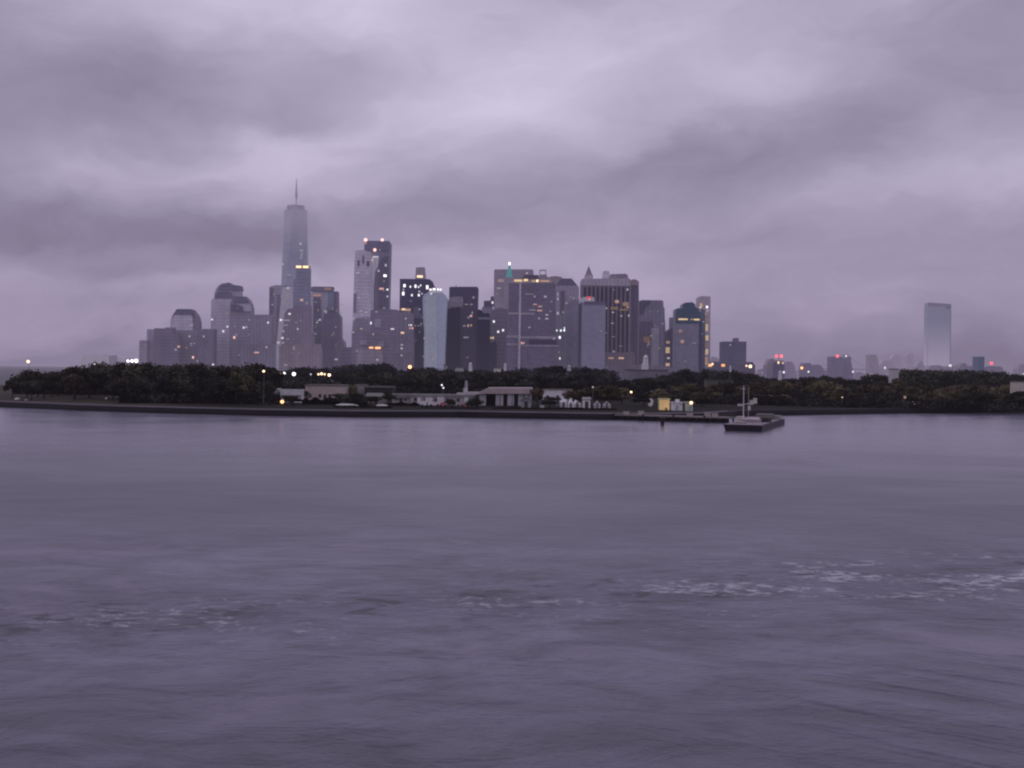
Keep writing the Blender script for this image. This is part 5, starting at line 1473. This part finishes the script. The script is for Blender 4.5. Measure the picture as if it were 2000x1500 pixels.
G().lathe((dp.x, 395), [(0.62, 2.01), (0.62, 2.3), (0.2, 2.6)], 10).make('cap', plain((52, 47, 58), 395), o)

FL, FR, BR = at(1412.5, 842, 360), at(1488, 844, 355), at(1532.5, 829, 412)
FL.z = FR.z = BR.z = 0
BL = BR + (FL - FR)
bc = (FL + BR) / 2
bg = thing('barge', 'flat black-hulled work barge moored off the end of the pier', 'barge', (bc.x, bc.y, 0))
Z1 = 1.65
HULL = plain((24, 20, 30), 370, rough=0.5, var=0.2, sc=0.4)
DECK = plain((80, 70, 86), 370, var=0.2, sc=0.25)
und = [FL + (FL - FR).normalized() * -0.5, FR, BR, BL]
top = [FL, FR, BR, BL]
G().loft([[(p.x, p.y, -0.8) for p in und], [(p.x, p.y, 0.3) for p in und], [(p.x, p.y, Z1) for p in top]]).make('hull', HULL, bg)


def on(u, v):
    """point on deck: u along the front edge, v towards the stern"""
    return FL + (FR - FL) * u + (BR - FR) * v


dk = [on(0.03, 0.008), on(0.97, 0.008), on(0.97, 0.99), on(0.03, 0.99)]
G().loft([[(p.x, p.y, Z1 + 0.004) for p in dk], [(p.x, p.y, Z1 + 0.12) for p in dk]]).make('deck', DECK, bg)


def cargo(label, u, v, w_, l_, h_, col, name='cargo_box', z=Z1 + 0.13, slats=3):
    p = on(u, v)
    o = thing(name, label, 'cargo', (p.x, p.y, z))
    ex, ey = (FR - FL).normalized(), (BR - FR).normalized()
    def rect(wa, la):
        return [p - ex * wa / 2 - ey * la / 2, p + ex * wa / 2 - ey * la / 2, p + ex * wa / 2 + ey * la / 2, p - ex * wa / 2 + ey * la / 2]
    q = rect(w_, l_)
    G().loft([[(c.x, c.y, z) for c in q], [(c.x, c.y, z + h_ * 0.93) for c in q]]).make('body', plain(col, 380, var=0.15, sc=0.6), o)
    q = rect(w_ * 1.05, l_ * 1.03)
    G().loft([[(c.x, c.y, z + h_ * 0.935) for c in q], [(c.x, c.y, z + h_) for c in q]]).make('lid', plain(tuple(int(c * 1.08) for c in col), 380), o)
    return o


cargo('broad pale hatch cover on the middle of the barge deck', 0.50, 0.45, 5.2, 20, 0.8, (92, 82, 98))
cargo('low pale crate at the near end of the barge', 0.30, 0.15, 3.0, 5, 0.4, (86, 78, 92))
cargo('black machine box by the barge starboard side', 0.82, 0.42, 2.6, 7, 1.2, (34, 30, 38))
cargo('dark grey skip towards the barge stern', 0.55, 0.80, 4.6, 8, 1.5, (62, 57, 64))
cargo('grey bin at the far starboard corner of the barge', 0.85, 0.86, 2.4, 6, 1.0, (86, 80, 88))
cargo('small grey winch housing at the barge bow', 0.12, 0.42, 1.8, 4, 1.3, (100, 93, 102))


def pole_on(label, px, ytop, dist, col, rad, extra=None, base=None):
    p = at(px, 815, dist)
    z = Z1 + 0.13
    zt = at(px, ytop, dist).z
    o = thing('mast', label, 'mast', (p.x, dist, z))
    G().tube((p.x, dist, z), (p.x, dist, zt), rad, rad * 0.6).make('pole', plain(col, dist, var=0.1), o)
    G().lathe((p.x, dist), [(rad * 2.4, z), (rad * 2.4, z + 0.3), (rad * 1.3, z + 0.6)], 10).make('foot', plain((90, 84, 92), dist), o)
    return o


o = pole_on('tall white mast rising from the barge deck', 1452, 753, 378, (140, 132, 140), 0.13)
pz = at(1452, 760, 378)
G().tube((pz.x - 0.5, 378, pz.z), (pz.x + 0.5, 378, pz.z), 0.06).make('crossbar', plain((150, 144, 150), 378), o)
o = pole_on('thinner grey mast with a lattice boom behind the white mast', 1461.5, 756, 392, (84, 77, 82), 0.12)
pm = at(1462, 790, 392)
pk = plain((132, 126, 136), 392)
g = G()
g.tube((pm.x, 392, pm.z), (pm.x + 2.2, 391.6, pm.z + 1.2), 0.14)
g.make('boom', pk, o)
for px, py, w_, h_ in ((1468, 786, 7, 9), (1475, 783, 7, 11), (1463.5, 797, 5, 9), (1446, 791, 10, 4)):
    c = at(px, py, 391.5)
    G().box(c.x - w_ / F * 196, c.x + w_ / F * 196, 391.4, 391.9, c.z - h_ / F * 196, c.z + h_ / F * 196).make('signal_board', plain((104, 98, 108), 392), o)
c0, c1 = at(1441, 791, 391.6), at(1479, 786, 391.6)
G().tube(c0, c1, 0.07).make('spreader', pk, o)

# ------------------------------------------------------------------ render set-up
SC.view_settings.view_transform = 'Standard'
SC.view_settings.look = 'None'
SC.view_settings.exposure = 0.0
SC.view_settings.gamma = 1.0
SC.cycles.use_denoising = True
SC.cycles.max_bounces = 6
SC.cycles.diffuse_bounces = 3
SC.cycles.glossy_bounces = 3
SC.cycles.caustics_reflective = False
SC.cycles.caustics_refractive = False
SC.cycles.filter_width = 2.2
